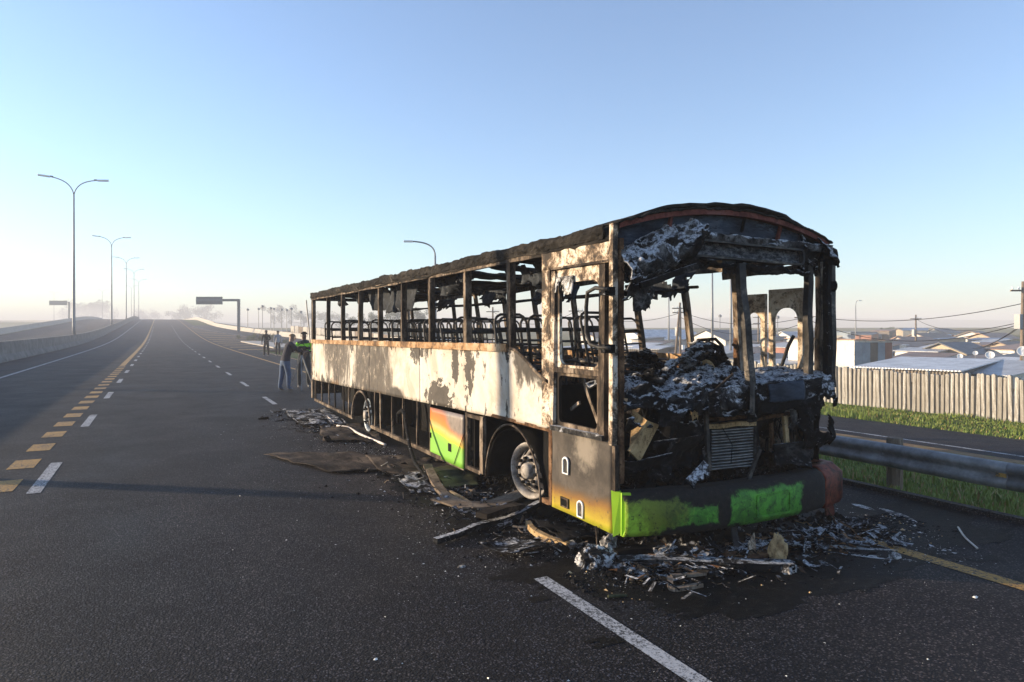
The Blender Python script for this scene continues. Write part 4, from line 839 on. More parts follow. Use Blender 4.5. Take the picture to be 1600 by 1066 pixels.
def bump_sec(name, u0, u1, mat, n=24):
    m = MB(); sec = []
    for i in range(n + 1):
        u = u0 + (u1 - u0) * i / n; vf = bump_c(u); zb = 0.20 + 0.006 * (u - 3.3); zt_ = 0.54 + 0.012 * tn((u * 3, 0, 0), 1)
        sec.append([(u, vf + 0.30, zt_ - 0.02), (u, vf + 0.09, zt_ + 0.01), (u, vf + 0.03, zt_ - 0.015), (u, vf, zt_ - 0.07), (u, vf + 0.004 * tn((u * 7, 1, 0), 1), zb + 0.05), (u, vf + 0.03, zb), (u, vf + 0.12, zb - 0.005), (u, vf + 0.12, zb + 0.03)])
    k = len(sec[0]); m.v = [Vector(p) for s_ in sec for p in s_]
    m.f = [(i * k + j, i * k + j + 1, (i + 1) * k + j + 1, (i + 1) * k + j) for i in range(n) for j in range(k - 1)]
    return m.build(name, mat, bus, True, 0.012)
bump_sec('bumper', 3.34, 5.52, M['bumper'], 50)
m = MB()
rows = []
for i in range(22):   # red corner, wraps round the right side
    t = i / 21
    if t < 0.45: u = 5.53 + 0.30 * t / 0.45; v = bump_c(u)
    else:
        a = (t - 0.45) / 0.55; an = min(1, a * 1.8) * 1.57; u = 5.83 + 0.16 * math.sin(an); v = bump_c(5.83) + 0.16 * (1 - math.cos(an)) + max(0, a - 0.55) * 0.7
    nx = 0 if t < 0.45 else math.sin(an) ; ny = 1 if t < 0.45 else math.cos(an)
    inn = Vector((-nx, ny, 0)); p = Vector((u, v, 0))
    rows.append([p + inn * 0.20 + Vector((0, 0, 0.565)), p + inn * 0.09 + Vector((0, 0, 0.57)), p + Vector((0, 0, 0.49)), p + Vector((0, 0, 0.25)), p + inn * 0.02 + Vector((0, 0, 0.205)), p + inn * 0.1 + Vector((0, 0, 0.20))])
k = 6; m.v = [q for r_ in rows for q in r_]
m.f = [(i * k + j, i * k + j + 1, (i + 1) * k + j + 1, (i + 1) * k + j) for i in range(21) for j in range(k - 1)]
m.build('bumper_corner', burnt('scorched_red_corner', [(0.34, (0.03, 0.012, 0.010)), (0.50, (0.15, 0.036, 0.022)), (0.75, (0.26, 0.065, 0.035))], 4.2, 0.55, 0, 0.3, 0.006), bus, True, 0.012)
ring_sheet('number_plate_recess', M['bumper'], lambda a, b: (a, bump_c(a) - 0.012, b), loop_rect(4.56, 4.98, 0.255, 0.455, 0.02), loop_rect(4.575, 4.965, 0.27, 0.44, 0.02), 0.012, bus)
# lime corner strip, swept down to a point
cm = MB(); cm.prism([(BU0 - 0.02, 4.66, 0.56), (BU0 + 0.03, 4.60, 0.56), (BU0 + 0.03, 4.60, 0.22), (BU0 - 0.015, 4.64, 0.185)], (0.02, 0.02, 0))
M['lime'] = simple('lime_paint', (0.36, 0.62, 0.03), 0.4, 0, 0.1, 5, 0.05)
cm.build('corner_strip', M['lime'], bus)
MB().prism([(BU0 + 0.032, 4.585, 0.55), (BU0 + 0.10, 4.555, 0.55), (BU0 + 0.13, 4.545, 0.245), (BU0 + 0.032, 4.59, 0.20)], (0, 0.02, 0)).build('corner_strip', M['lime'], bus)
MB().bar((4.42, 4.46, 0.20), (4.36, 4.36, 0.02), 0.05, 0.02, n=4, wob=0.01).build('hanging_bracket', M['tube'], bus)
MB().tube([(3.27, 4.86, 0.22), (3.24, 4.80, 0.08), (3.29, 4.70, 0.02)], 0.008, 5).build('loose_wire', M['post'], bus)
MB().prism([onz(1292, 806, .02), onz(1305, 806, .02), onz(1302, 806, .02) + Vector((0, 0, .12)), onz(1290, 806, .02) + Vector((0, 0, .14))], (0.01, 0.03, 0)).build('hanging_bracket', M['redlead'], bus)

# ------------------------------------------------------------------ wreckage on the road
def sheet_from(name, label, cat, pts, mat, z=0.03, amp=0.03, n=22, seed=1, keep=True, thick=0.006):
    p = [onz(x, y) for x, y in pts]; m = MB()
    def fn(a, b):
        q = p[0].lerp(p[1], a).lerp(p[3].lerp(p[2], a), b); e = fbm((q.x, q.y, seed), 2.2, seed)
        e2 = 0.03 * fbm((q.x, q.y, seed), 5, seed + 4); q = q + Vector((e2, e2 * 0.7, 0))
        return Vector((q.x, q.y, z + amp * (0.4 + e) if z + amp * (0.4 + e) > 0.012 else 0.012))
    m.grid(fn, n, n // 2, (lambda a, b: fbm((a * 4, b * 3, seed), 1.2, seed + 2) + 0.35 * max(abs(a - .5), abs(b - .5)) < 0.5) if keep else None)
    return tag(m.build(name, mat, None, True, thick), label, cat)
M['brown_sheet'] = burnt('scorched_ply', [(0.3, (0.016, 0.013, 0.011)), (0.5, (0.05, 0.038, 0.029)), (0.75, (0.13, 0.10, 0.075))], 2.5, 0.85, 0, 0.5, 0.008, (1, 0.4, 1))
M['olive_sheet'] = burnt('sooty_green_sheet', [(0.3, (0.02, 0.02, 0.013)), (0.5, (0.05, 0.055, 0.028)), (0.75, (0.10, 0.11, 0.06))], 2.0, 0.6, 0, 0.3, 0.006)
sheet_from('scorched_sheet', 'long brown scorched sheet lying flat on the road left of the bus', 'panel', [(412, 713), (560, 709), (650, 735), (520, 741)], M['brown_sheet'], 0.02, 0.03, 34, 1, False)
sheet_from('scorched_sheet', 'warped brown sheet meeting the long flat sheet beside the green flap', 'panel', [(570, 716), (742, 722), (700, 752), (590, 742)], M['brown_sheet'], 0.03, 0.04, 30, 2)
sheet_from('scorched_sheet', 'sooty green sheet on the road below the luggage flap', 'panel', [(668, 738), (745, 732), (748, 764), (690, 768)], M['olive_sheet'], 0.03, 0.05, 24, 3, False)
sheet_from('scorched_sheet', 'grey torn sheet beside the rear wheel of the bus', 'panel', [(500, 664), (590, 668), (600, 694), (500, 690)], M['brown_sheet'], 0.02, 0.05, 24, 4)
sheet_from('scorched_sheet', 'ashy crumpled sheet by the rear corner of the bus', 'panel', [(445, 645), (510, 640), (545, 664), (470, 668)], M['ash'], 0.02, 0.06, 24, 5)
sheet_from('scorched_sheet', 'black crumpled slab on the road in front of the driver door', 'panel', [(748, 862), (800, 850), (858, 862), (800, 880)], M['ash'], 0.03, 0.07, 24, 6)
sheet_from('scorched_sheet', 'charred slab edged by a tan strip below the driver door', 'panel', [(830, 826), (905, 830), (945, 850), (880, 858)], M['char'], 0.03, 0.06, 24, 7)
sheet_from('scorched_sheet', 'sooty scrap under the dark hose beside the green sheet', 'panel', [(612, 750), (668, 742), (700, 770), (640, 775)], M['ash'], 0.02, 0.06, 24, 8)
def strip_thing(name, label, cat, pts, mat, r=None, wd=0.05, th=0.012, z=0.03, tube=True, up=(0, 0, 1)):
    P = [onz(*p[:2], 0.0) + Vector((0, 0, p[2] if len(p) > 2 else z)) for p in pts]
    # smooth the polyline
    Q = []
    for i in range(len(P) - 1):
        a, b, c, d = P[max(0, i - 1)], P[i], P[i + 1], P[min(len(P) - 1, i + 2)]
        for k in range(6):
            t = k / 6; Q.append(0.5 * ((2 * b) + (c - a) * t + (2 * a - 5 * b + 4 * c - d) * t * t + (3 * b - a - 3 * c + d) * t ** 3))
    Q.append(P[-1]); m = MB()
    if tube: m.tube(Q, r, 7)
    else:
        vs, fs = [], []
        for i, q in enumerate(Q):
            d = (Q[min(i + 1, len(Q) - 1)] - Q[max(0, i - 1)]).normalized(); sx = d.cross(Vector(up)).normalized(); sy = sx.cross(d)
            wv = wd * (1 + 0.25 * tn(q, 4, 2))
            vs += [q + sx * a * wv / 2 + sy * b * th / 2 for a, b in ((-1,-1),(1,-1),(1,1),(-1,1))]
        for i in range(len(Q) - 1): fs += [(4 * i + k, 4 * i + (k + 1) % 4, 4 * i + 4 + (k + 1) % 4, 4 * i + 4 + k) for k in range(4)]
        fs += [(3, 2, 1, 0), tuple(4 * (len(Q) - 1) + k for k in range(4))]; m.add(vs, fs)
    return tag(m.build(name, mat, None, True if tube else False), label, cat)
M['pale_strip'] = simple('pale_aluminium_strip', (0.62, 0.54, 0.46), 0.5, 0.1, 0.2, 8)
strip_thing('metal_strip', 'bent pale metal strip on the road by the rear wheel', 'strip', [(527, 668), (545, 671), (562, 681), (602, 698)], M['pale_strip'], 0.022)
strip_thing('metal_strip', 'thin curved pale strip lying on the long brown sheet', 'strip', [(596, 735, .06), (606, 729, .06), (613, 721, .06)], M['pale_strip'], 0.008)
strip_thing('metal_strip', 'short grey strip near the rear corner of the bus', 'strip', [(505, 650), (515, 656), (522, 662)], M['pale_strip'], 0.012)
strip_thing('bent_board', 'long bent tan board lying in front of the front wheel', 'board', [(688, 783), (730, 795), (780, 790), (842, 781, .16)], M['wood'], tube=False, wd=0.24, th=0.02, z=0.04)
strip_thing('bent_board', 'narrow broken board leaning on the end of the dark hose', 'board', [(668, 742, .12), (684, 768, .06), (706, 786, .02)], M['wood'], tube=False, wd=0.10, th=0.04)
strip_thing('wood_strip', 'thin tan slat beside the long bent board', 'strip', [(703, 775, .05), (722, 784, .04), (733, 790, .03)], M['tan'], tube=False, wd=0.04, th=0.02)
hp = [onu(622, 660, 3.1), onu(622, 646, 3.08), onu(628, 641, 3.05), onu(633, 650, 3.0), onu(636, 672, 2.98), onu(640, 697, 2.95), onu(648, 722, 2.92), onu(662, 742, 2.90), onu(680, 756, 2.88)]
hp = [Vector((p.x, p.y, max(0.05, p.z))) for p in hp]
tag(MB().tube(hp, 0.024, 8).build('hose', M['char'], None, True), 'black looped hose rising from the road in front of the skirt', 'hose')
strip_thing('steel_channel', 'long ash covered channel pointing left from the front wheel', 'channel', [(680, 853), (715, 842), (750, 828), (800, 815), (845, 800, .10)], M['ash_mid'], tube=False, wd=0.06, th=0.05, z=0.04)
strip_thing('wood_block', 'rusty broken block on top of the ash covered channel', 'block', [(752, 826, .12), (785, 815, .12), (812, 806, .10)], M['brown_sheet'], tube=False, wd=0.12, th=0.05)
strip_thing('curved_strip', 'curved tan strip on the charred slab below the driver door', 'strip', [(825, 826, .05), (834, 838, .05), (855, 848, .04), (888, 858, .03)], M['tan'], tube=False, wd=0.05, th=0.05)
strip_thing('burnt_beam', 'long black ash streaked beam lying in front of the bumper', 'beam', [(965, 886), (1040, 884), (1120, 889), (1238, 892)], M['ash'], tube=False, wd=0.13, th=0.06, z=0.04)
strip_thing('burnt_beam', 'black beam under the bumper, nearest to the green corner', 'beam', [(960, 872), (1000, 866), (1080, 868)], M['char'], tube=False, wd=0.1, th=0.05, z=0.04)
strip_thing('wood_strip', 'bent tan slat lying nearest the camera in front of the bumper', 'strip', [(1047, 915, .06), (1050, 924, .02), (1075, 922, .02), (1096, 918, .02)], M['wood'], tube=False, wd=0.04, th=0.025)
strip_thing('wood_strip', 'small grey slat just behind the bent tan slat', 'strip', [(1048, 906), (1075, 905), (1102, 902)], M['wood'], tube=False, wd=0.04, th=0.02)
strip_thing('wood_strip', 'tiny olive stick right of the white lane dash', 'strip', [(950, 935, .012), (965, 934, .012), (980, 933, .012)], M['olive_sheet'], 0.012)
strip_thing('wood_strip', 'pale thin stick on the shaded shoulder near the kerb', 'strip', [(1497, 826, .012), (1508, 842, .012), (1527, 859, .012)], M['pale_strip'], 0.009)
strip_thing('wood_strip', 'reddish splintered slat below the middle of the bumper', 'strip', [(1165, 885, .04), (1195, 876, .05), (1215, 872, .06)], M['rust'], tube=False, wd=0.07, th=0.03)
def lumps(name, label, cat, c, rad, mat, seed, amp=0.35, n=3, zs=1.0):
    bm = bmesh.new(); bmesh.ops.create_icosphere(bm, subdivisions=n + 1, radius=1.0)
    for v in bm.verts:
        d = v.co.normalized(); k = 1 + amp * fbm(d, 1.6, seed) + amp * 0.5 * abs(fbm(d, 4, seed + 2))
        v.co = Vector((d.x * rad[0] * k, d.y * rad[1] * k, max(-0.25 * rad[2], d.z * rad[2] * k * zs)))
    me = bpy.data.meshes.new(name); bm.to_mesh(me); bm.free(); o = bpy.data.objects.new(name, me); col.objects.link(o)
    o.location = Vector(c) + Vector((0, 0, 0.24 * rad[2])); me.materials.append(mat)
    for p in me.polygons: p.use_smooth = True
    WORLD[o.name] = o.location.copy(); return tag(o, label, cat)
M['ash_white2'] = burnt('patchy_foam', [(0.42, (0.012, 0.012, 0.013)), (0.50, (0.06, 0.055, 0.05)), (0.535, (0.55, 0.54, 0.53)), (0.8, (0.74, 0.74, 0.75))], 6.0, 0.95, 0, 0.9, 0.02)
lumps('foam_lump', 'white patched charred foam lump below the lime corner of the bumper', 'foam', onz(930, 882), (0.15, 0.12, 0.10), M['ash_white2'], 3, 0.35, 4)
lumps('ash_lump', 'small white ash lump standing under the lime corner', 'ash', onz(953, 862), (0.07, 0.06, 0.10), M['white_ash'], 4, 0.5)
lumps('ash_lump', 'pale ash heap behind the long beam under the bumper', 'ash', onz(1040, 868), (0.11, 0.08, 0.06), M['white_ash'], 5, 0.6)
lumps('ash_lump', 'white capped lump at the right end of the long beam', 'ash', onz(1230, 893), (0.07, 0.06, 0.05), M['white_ash'], 6, 0.6)
lumps('wood_stump', 'upright tan charred stump below the right half of the bumper', 'stump', onz(1216, 878), (0.07, 0.06, 0.17), M['tan'], 7, 0.35)
lumps('wood_stump', 'ragged tan splinter left of the upright stump', 'stump', onz(1176, 874), (0.035, 0.03, 0.13), M['cream'], 8, 0.6)
lumps('ash_lump', 'crumpled brown scrap lying left of the ragged splinter', 'scrap', onz(1140, 872), (0.10, 0.05, 0.04), M['rust'], 9, 0.6)
lumps('ash_lump', 'pale round scrap among the ash flakes right of the bus', 'scrap', onz(1398, 872), (0.05, 0.04, 0.03), M['white_ash'], 10, 0.5)
lumps('litter', 'small white scrap on the road near the yellow edge line', 'litter', onz(1524, 934), (0.018, 0.012, 0.008), M['lamp_white'], 12, 0.6, 2)
lumps('litter', 'small white scrap alone in the foreground left of the lane dash', 'litter', onz(587, 1031), (0.011, 0.008, 0.006), M['lamp_white'], 13, 0.6, 2)
lumps('litter', 'grey ash tuft on the road left of the black slab', 'litter', onz(722, 886), (0.03, 0.02, 0.010), M['white_ash'], 14, 0.6, 2)
lumps('litter', 'dark lump on the road far left of the rear wheel', 'litter', onz(412, 655), (0.10, 0.06, 0.04), M['char'], 15, 0.5, 2)
lumps('litter', 'pale scrap under the wheel arch post beside the driver door', 'litter', onz(860, 798), (0.07, 0.05, 0.06), M['pale_strip'], 16, 0.5, 2)
# crumbs: glass, ash and char nobody could count
def crumbs(name, label, mat, n, pick, s0, s1, seed, flat=0.5):
    random.seed(seed); m = MB()
    for k in range(n):
        x, y, z = pick(); s = random.uniform(s0, s1) * (1 + 2.0 * (random.random() ** 8)); a = random.uniform(0, 6.28)
        p = [Vector((x + s * math.cos(a + t) * random.uniform(.5, 1), y + s * math.sin(a + t) * random.uniform(.5, 1), z)) for t in (0, 2.1, 4.2)]
        t = Vector((x, y, z + s * flat * random.uniform(0.3, 1.2))); b = len(m.v); m.v += p + [t]; m.f += [(b, b + 1, b + 3), (b + 1, b + 2, b + 3), (b + 2, b, b + 3)]
    o = m.build(name, mat, None); o['kind'] = 'stuff'; return tag(o, label, 'debris')
def pk_left():
    v = random.uniform(4.8, 16.5); return (3.25 - abs(random.gauss(0, 0.55)), v, 0.003)
def pk_front():
    return (random.uniform(2.7, 6.6), 4.55 - abs(random.gauss(0, 0.32)), 0.003)
def pk_right():
    a = random.random(); c = onz(1300, 800).lerp(onz(1440, 868), a); return (c.x + random.gauss(0, 0.28), c.y + random.gauss(0, 0.22), 0.003)
def pk_wide():
    return (random.uniform(0.5, 7.2), random.uniform(1.8, 15), 0.003)
def pk_under():
    return (random.uniform(3.0, 6.0), random.uniform(4.2, 8.5), 0.003)
M['glass_crumb'] = simple('glass_crumb', (0.55, 0.55, 0.53), 0.3, 0, 0.3, 20)
crumbs('glass_crumbs', 'glittering glass crumbs strewn along the left side of the bus', M['glass_crumb'], 3600, pk_left, 0.003, 0.008, 1)
crumbs('glass_crumbs', 'fine pale crumbs scattered over the open road around the wreck', M['glass_crumb'], 1600, pk_wide, 0.002, 0.006, 2)
crumbs('char_flakes', 'black char flakes spread along the left side of the bus', M['char'], 2600, pk_left, 0.004, 0.02, 3, 0.6)
crumbs('char_flakes', 'black and grey char flakes heaped below the bumper', M['char'], 5200, pk_front, 0.004, 0.024, 4, 0.35)
crumbs('ash_flakes', 'white ash flakes smeared over the shoulder right of the bus', M['ash_white2'], 1500, pk_right, 0.003, 0.014, 5, 0.25)
crumbs('char_flakes', 'thick bed of char under the front of the bus', M['ash'], 3600, pk_under, 0.012, 0.055, 6, 0.7)
crumbs('ash_flakes', 'pale ash flakes among the char below the bumper', M['ash_white2'], 450, pk_front, 0.004, 0.018, 9, 0.3)
crumbs('wood_splinters', 'brown splinters mixed into the debris below the bumper', M['tan'], 260, pk_front, 0.006, 0.02, 7, 0.5)
def soot_patch(name, label, c, rx, ry, seed, mat, keep=0.12):
    m = MB(); m.grid(lambda a, b: (c[0] + rx * (2 * a - 1), c[1] + ry * (2 * b - 1), 0.0022 + 0.0008 * (seed % 3)), 60, 60, lambda a, b: math.hypot(2 * a - 1, 2 * b - 1) + 0.55 * fbm((a * 5, b * 5, seed), 1.0, seed) < 0.85)
    o = m.build(name, mat, road); return o
M['soot'] = burnt('road_soot', [(0.3, (0.0015, 0.0015, 0.0016)), (0.6, (0.005, 0.005, 0.0055)), (0.85, (0.04, 0.038, 0.036))], 14, 0.6, 0, 0.9, 0.008, fleck=(0.63, (0.16, 0.16, 0.165)))
soot_patch('soot_stain', '', (4.4, 4.35, 0), 2.2, 1.15, 1, M['soot']); soot_patch('soot_stain', '', (6.0, 4.3, 0), 1.5, 1.0, 5, M['soot']); soot_patch('soot_stain', '', (3.4, 7.2, 0), 1.0, 2.2, 2, M['soot']); soot_patch('soot_stain', '', (3.6, 12.6, 0), 1.1, 3.6, 3, M['soot'])
def streak(x0, y0, x1, y1, wd, seed):
    a, b = onz(x0, y0), onz(x1, y1); d = (b - a); s = Vector((d.y, -d.x, 0)).normalized() * wd; m = MB()
    m.grid(lambda p, q: a + d * p + s * (q - 0.5) * math.sin(math.pi * min(1, p + 0.08)) + Vector((0, 0, 0.006)), 50, 10, lambda p, q: fbm((p * d.length * 0.7, q * wd * 4, seed), 3.0, seed) < 0.12)
    m.build('ash_streak', M['white_ash'], road)
streak(1330, 787, 1372, 800, 0.10, 1); streak(1375, 795, 1440, 820, 0.14, 2); streak(1300, 808, 1400, 858, 0.16, 3); streak(1250, 852, 1420, 862, 0.10, 4); streak(1290, 826, 1345, 842, 0.10, 5); streak(1330, 868, 1440, 878, 0.08, 6)
streak(460, 652, 520, 672, 0.25, 7)

def rubble(name, label, mat, n, pick, seed, s=1.0):
    random.seed(seed); m = MB()
    for k in range(n):
        x, y, z = pick(); ax = Vector((random.random() - .5, random.random() - .5, random.random() * 2)).normalized(); mr = Matrix.Rotation(random.uniform(0, 6.28), 3, 'Z') @ Matrix.Rotation(random.gauss(0, 0.25), 3, 'X') @ Matrix.Rotation(random.gauss(0, 0.25), 3, 'Y')
        if k % 3 == 0:      # curled plate
            w_, l_ = random.uniform(.03, .08) * s, random.uniform(.06, .16) * s; cu = random.uniform(-6, 6)
            P = [[Vector((x, y, z + 0.025)) + mr @ Vector(((i / 4 - .5) * l_, (j / 2 - .5) * w_, cu * ((i / 4 - .5) * l_) ** 2 + random.uniform(-.004, .004))) for j in range(3)] for i in range(5)]
            b = len(m.v); m.v += [q for r_ in P for q in r_]; m.f += [(b + i * 3 + j, b + i * 3 + j + 1, b + i * 3 + j + 4, b + i * 3 + j + 3) for i in range(4) for j in range(2)]
        elif k % 3 == 1: m.box((x, y, z + 0.02), (random.uniform(.05, .22) * s, random.uniform(.008, .03) * s, random.uniform(.006, .02)), mr)
        else:
            p = Vector((x, y, z + 0.015)); P = [p]
            for _ in range(4): p = p + mr @ Vector((random.uniform(.02, .06) * s, random.uniform(-.03, .03) * s, 0)) ; p.z = max(0.008, p.z + random.uniform(-.02, .02)); P.append(p.copy())
            m.tube(P, random.uniform(.003, .008), 5)
    o = m.build(name, mat, None, False); o['kind'] = 'stuff'; return tag(o, label, 'debris')
def pk_heap(): return (random.uniform(3.1, 5.9), 4.42 - abs(random.gauss(0, 0.28)), abs(random.gauss(0, 0.02)))
def pk_side(): return (3.2 - abs(random.gauss(0, 0.35)), random.uniform(5.0, 9.0), abs(random.gauss(0, 0.012)))
def pk_rear(): return (3.1 - abs(random.gauss(0, 0.5)), random.uniform(11, 16.5), 0.0)
rubble('charred_scraps', 'tangled black scraps and wires heaped below the bumper', M['ash'], 300, pk_heap, 1)
rubble('charred_scraps', 'ash white scraps among the heap below the bumper', M['ash_mid'], 110, pk_heap, 12)
rubble('charred_scraps', 'rusty wires and slivers among the heap below the bumper', M['rust'], 90, pk_heap, 2)
rubble('charred_scraps', 'black scraps and wires around the front wheel', M['ash'], 190, pk_side, 3)
rubble('charred_scraps', 'pale slivers lying around the front wheel', M['wood'], 60, pk_side, 4, 0.8)
rubble('charred_scraps', 'thin scraps and wires beside the rear wheel', M['ash'], 120, pk_rear, 5, 1.3)
# ------------------------------------------------------------------ guard rail
gr = thing('guard_rail', (7.8, 5, 0), 'weathered steel guard rail on thick timber posts right of the bus', 'guard rail')
prof = [(0.0, 0.20), (-0.035, 0.215), (-0.06, 0.25), (-0.06, 0.285), (-0.015, 0.325), (-0.015, 0.355), (-0.06, 0.395), (-0.06, 0.43), (-0.035, 0.465), (0.0, 0.48)]
for k in range(8):
    s0 = -4 + 4.0 * k; m = MB(); n = len(prof)
    for s in (s0, s0 + 1.3, s0 + 2.6, s0 + 4.08): m.v += [Vector((7.75 + x + (0.004 if s > s0 + 4 else 0), s, z + 0.03 + 0.008 * tn((s, 0, 0), 0.7))) for x, z in prof]
    m.f = [(i * n + j, i * n + j + 1, (i + 1) * n + j + 1, (i + 1) * n + j) for i in range(3) for j in range(n - 1)]
    m.build('rail_beam', M['galv'], gr, True, 0.004)
for k in range(8):
    v = 5.37 + (k - 2) * 4.0
    MB().lathe([(0.0, 0.56), (0.085, 0.56), (0.092, 0.54), (0.09, -0.15)], (7.95, v, 0), (0, 0, 1), 12).build('post', M['wood'], gr, False)
    MB().mm((7.762, v - 0.05, 0.27), (7.87, v + 0.05, 0.46)).build('spacer_block', M['wood'], gr)
    MB().lathe([(0, 0.02), (0.018, 0.018), (0.018, 0)], (7.728, v + 0.0, 0.375), (-1, 0, 0), 8).build('bolt', M['galv'], gr)
MB().mm((7.683, 3.99, 0.36), (7.689, 4.09, 0.40)).build('reflector', M['yellow'], gr)

# ------------------------------------------------------------------ grass as blades
def grass(name, label, mat, n, pick, h0, h1, seed):
    random.seed(seed); m = MB()
    for k in range(n):
        x, y, z, s = pick(); h = random.uniform(h0, h1) * s; a = random.uniform(0, 6.28); wv = 0.006 + h * 0.05; l = random.uniform(0.1, 0.6) * h
        dx, dy = math.cos(a), math.sin(a); b = len(m.v)
        m.v += [Vector((x - dy * wv, y + dx * wv, z)), Vector((x + dy * wv, y - dx * wv, z)), Vector((x + dx * l * 0.4 + dy * wv * .6, y + dy * l * 0.4 - dx * wv * .6, z + h * 0.6)), Vector((x + dx * l * 0.4 - dy * wv * .6, y + dy * l * 0.4 + dx * wv * .6, z + h * 0.6)), Vector((x + dx * l, y + dy * l, z + h))]
        m.f += [(b, b + 1, b + 2, b + 3), (b + 3, b + 2, b + 4)]
    o = m.build(name, mat, None); o['kind'] = 'stuff'; return tag(o, label, 'grass')
def pg1():
    v = random.uniform(0.5, 13); u = random.uniform(7.5, 10.9); return (u, v, 0.012 - min(u - 7.4, 1.2) * 0.15 - max(0, u - 8.6) * 0.094, 0.5 + 1.0 * max(0, tn((u, v, 0), 1.1)))
def pg2():
    v = random.uniform(6, 26); u = ur(v) + random.uniform(0.4, 3.7); return (u, v, zr(v) - 0.02, 0.6 + 1.0 * max(0, tn((u, v, 3), 0.8)))
grass('grass', 'short green grass along the kerb behind the guard rail', M['blade'], 24000, pg1, 0.06, 0.17, 1)
grass('grass', 'bright green grass strip at the foot of the timber fence', M['blade'], 26000, pg2, 0.06, 0.16, 2)
grass('dry_grass', 'straw coloured blades mixed into the grass along the kerb', M['dry'], 2600, pg1, 0.06, 0.20, 5)
grass('dry_grass', 'straw coloured blades mixed into the grass before the fence', M['dry'], 2600, pg2, 0.06, 0.17, 6)
def pg3():
    v = random.uniform(55, 120); u = ur(v) + random.uniform(3.6, 7.0); return (u, v, zr(v) - 0.1, 0.7 + 1.2 * max(0, tn((u, v, 5), 0.25)))
grass('dry_grass', 'tall dry golden grass between the ramp wall and the fence', M['dry'], 9000, pg3, 0.3, 1.0, 3)

# ------------------------------------------------------------------ timber fence
random.seed(21)
def uf(v): return ur(v) + 3.8 + 3.9 * sst(45, 110, v)
fen = thing('paling_fence', (uf(20), 20, -0.9), 'weathered upright timber paling fence behind the side road', 'fence')
pm = []
for k in range(4):
    m = MB(); h = 1.36 + 0.02 * k; top = 0.05 * (k - 1.5)
    m.prism([(-0.045, -0.065, -0.2), (0.045, -0.065, -0.2), (0.05, -0.06, h * 0.5), (0.048, -0.06, h - 0.01), (0.0, -0.06, h + 0.006 * k), (-0.048, -0.06, h - 0.015)], (0, 0.12, 0))
    # shift so the wide side faces the road
    for q in m.v: q.x, q.y = q.y, q.x
    me = m.mesh('paling'); me.materials.append(burnt('paling_wood_%d' % k, [(0.3, (0.22, 0.20, 0.165)), (0.55, (0.36 + 0.05 * k, 0.335 + 0.05 * k, 0.29 + 0.05 * k)), (0.78, (0.55, 0.52, 0.47))], 3 + k, 0.9, 0, 0.4, 0.01, (1, 1, 0.15))); pm.append(me)
v = 5.0
for k in range(270):
    o = bpy.data.objects.new('paling', random.choice(pm)); col.objects.link(o); o.parent = fen
    o.location = Vector((uf(v) + random.uniform(-.02, .02), v, -0.95 + zr(v) + 0.9 + random.uniform(-.04, .04))) - WORLD[fen.name]
    o.rotation_euler = (R(random.uniform(-0.8, 0.8)), R(random.uniform(-1.5, 1.5)), R(random.uniform(-6, 6))); o.scale = (1, random.uniform(0.9, 1.2), 1)
    v += random.uniform(0.148, 0.158)
vend = v
for zz in (0.2, 0.95):
    m = MB(); m.tube([Vector((uf(5 + t * (vend - 5) / 40) + 0.09, 5 + t * (vend - 5) / 40, -0.9 + zz)) for t in range(41)], 0.045, 5); m.build('fence_rail', M['wood'], fen)
# precast wall farther along the ramp
fw = thing('precast_wall', (uf(80), 80, 0), 'pale precast slab wall beyond the dry grass along the ramp', 'wall')
v = vend + 0.5
for k in range(34):
    p, q = Vector((uf(v), v, zr(v) - 0.3)), Vector((uf(v + 2.4), v + 2.4, zr(v + 2.4) - 0.3)); h = 1.75 + 0.1 * tn((k, 0, 0), 1.3)
    MB().bar(p + Vector((0, 0, h / 2)), q + Vector((0, 0, h / 2)), 0.07, h).build('wall_slab', [M['pale_concrete'], M['wood'], M['concrete']][(k * 7) % 3], fw)
    MB().bar(p + Vector((0, 0, -0.1)), p + Vector((0, 0, h + 0.12)), 0.16, 0.16).build('wall_post', M['concrete'], fw); v += 2.45

# ------------------------------------------------------------------ lamp posts
def bez(a, b, c, d, n=10): return [a * (1 - t) ** 3 + b * 3 * t * (1 - t) ** 2 + c * 3 * t * t * (1 - t) + d * t ** 3 for t in [k / n for k in range(n + 1)]]
def double_lamp(loc, label, h=17.0, head=0.0, group='double armed lamp posts along the median'):
    t = thing('lamp_post', loc, label, 'lamp post', group); b = Vector(loc)
    MB().tube([b + Vector((0, 0, -0.3)), b + Vector((0, 0, 1.0)), b + Vector((0, 0, h * 0.5)), b + Vector((0, 0, h - 1.6))], [0.17, 0.15, 0.11, 0.075], 10).build('pole', M['pole_grey'], t, True)
    d = Vector((math.cos(head), math.sin(head), 0))
    for s in (-1, 1):
        P = bez(b + Vector((0, 0, h - 1.62)), b + Vector((0, 0, h - 0.5)) + d * s * 0.2, b + Vector((0, 0, h - 0.1)) + d * s * 0.9, b + Vector((0, 0, h + 0.1)) + d * s * 2.0)
        arm = MB().tube(P, 0.055, 8).build('arm', M['pole_grey'], t, True)
        e = P[-1]; MB().box(e + d * s * 0.65 + Vector((0, 0, 0.05)), (1.1, 0.42, 0.16), Matrix.Rotation(head, 3, 'Z') @ Matrix.Rotation(-s * 0.08, 3, 'Y')).build('lamp_head', M['lamp_white'], t, False, 0, 0.05)
        MB().box(e + d * s * 0.0 + Vector((0, 0, 0.04)), (0.35, 0.16, 0.14), Matrix.Rotation(head, 3, 'Z')).build('arm_bracket', M['pole_grey'], t)
    return t
ords = ['nearest', 'second nearest', 'third nearest', 'fourth nearest', 'fifth nearest', 'sixth nearest', 'seventh nearest', 'eighth nearest', 'farthest']
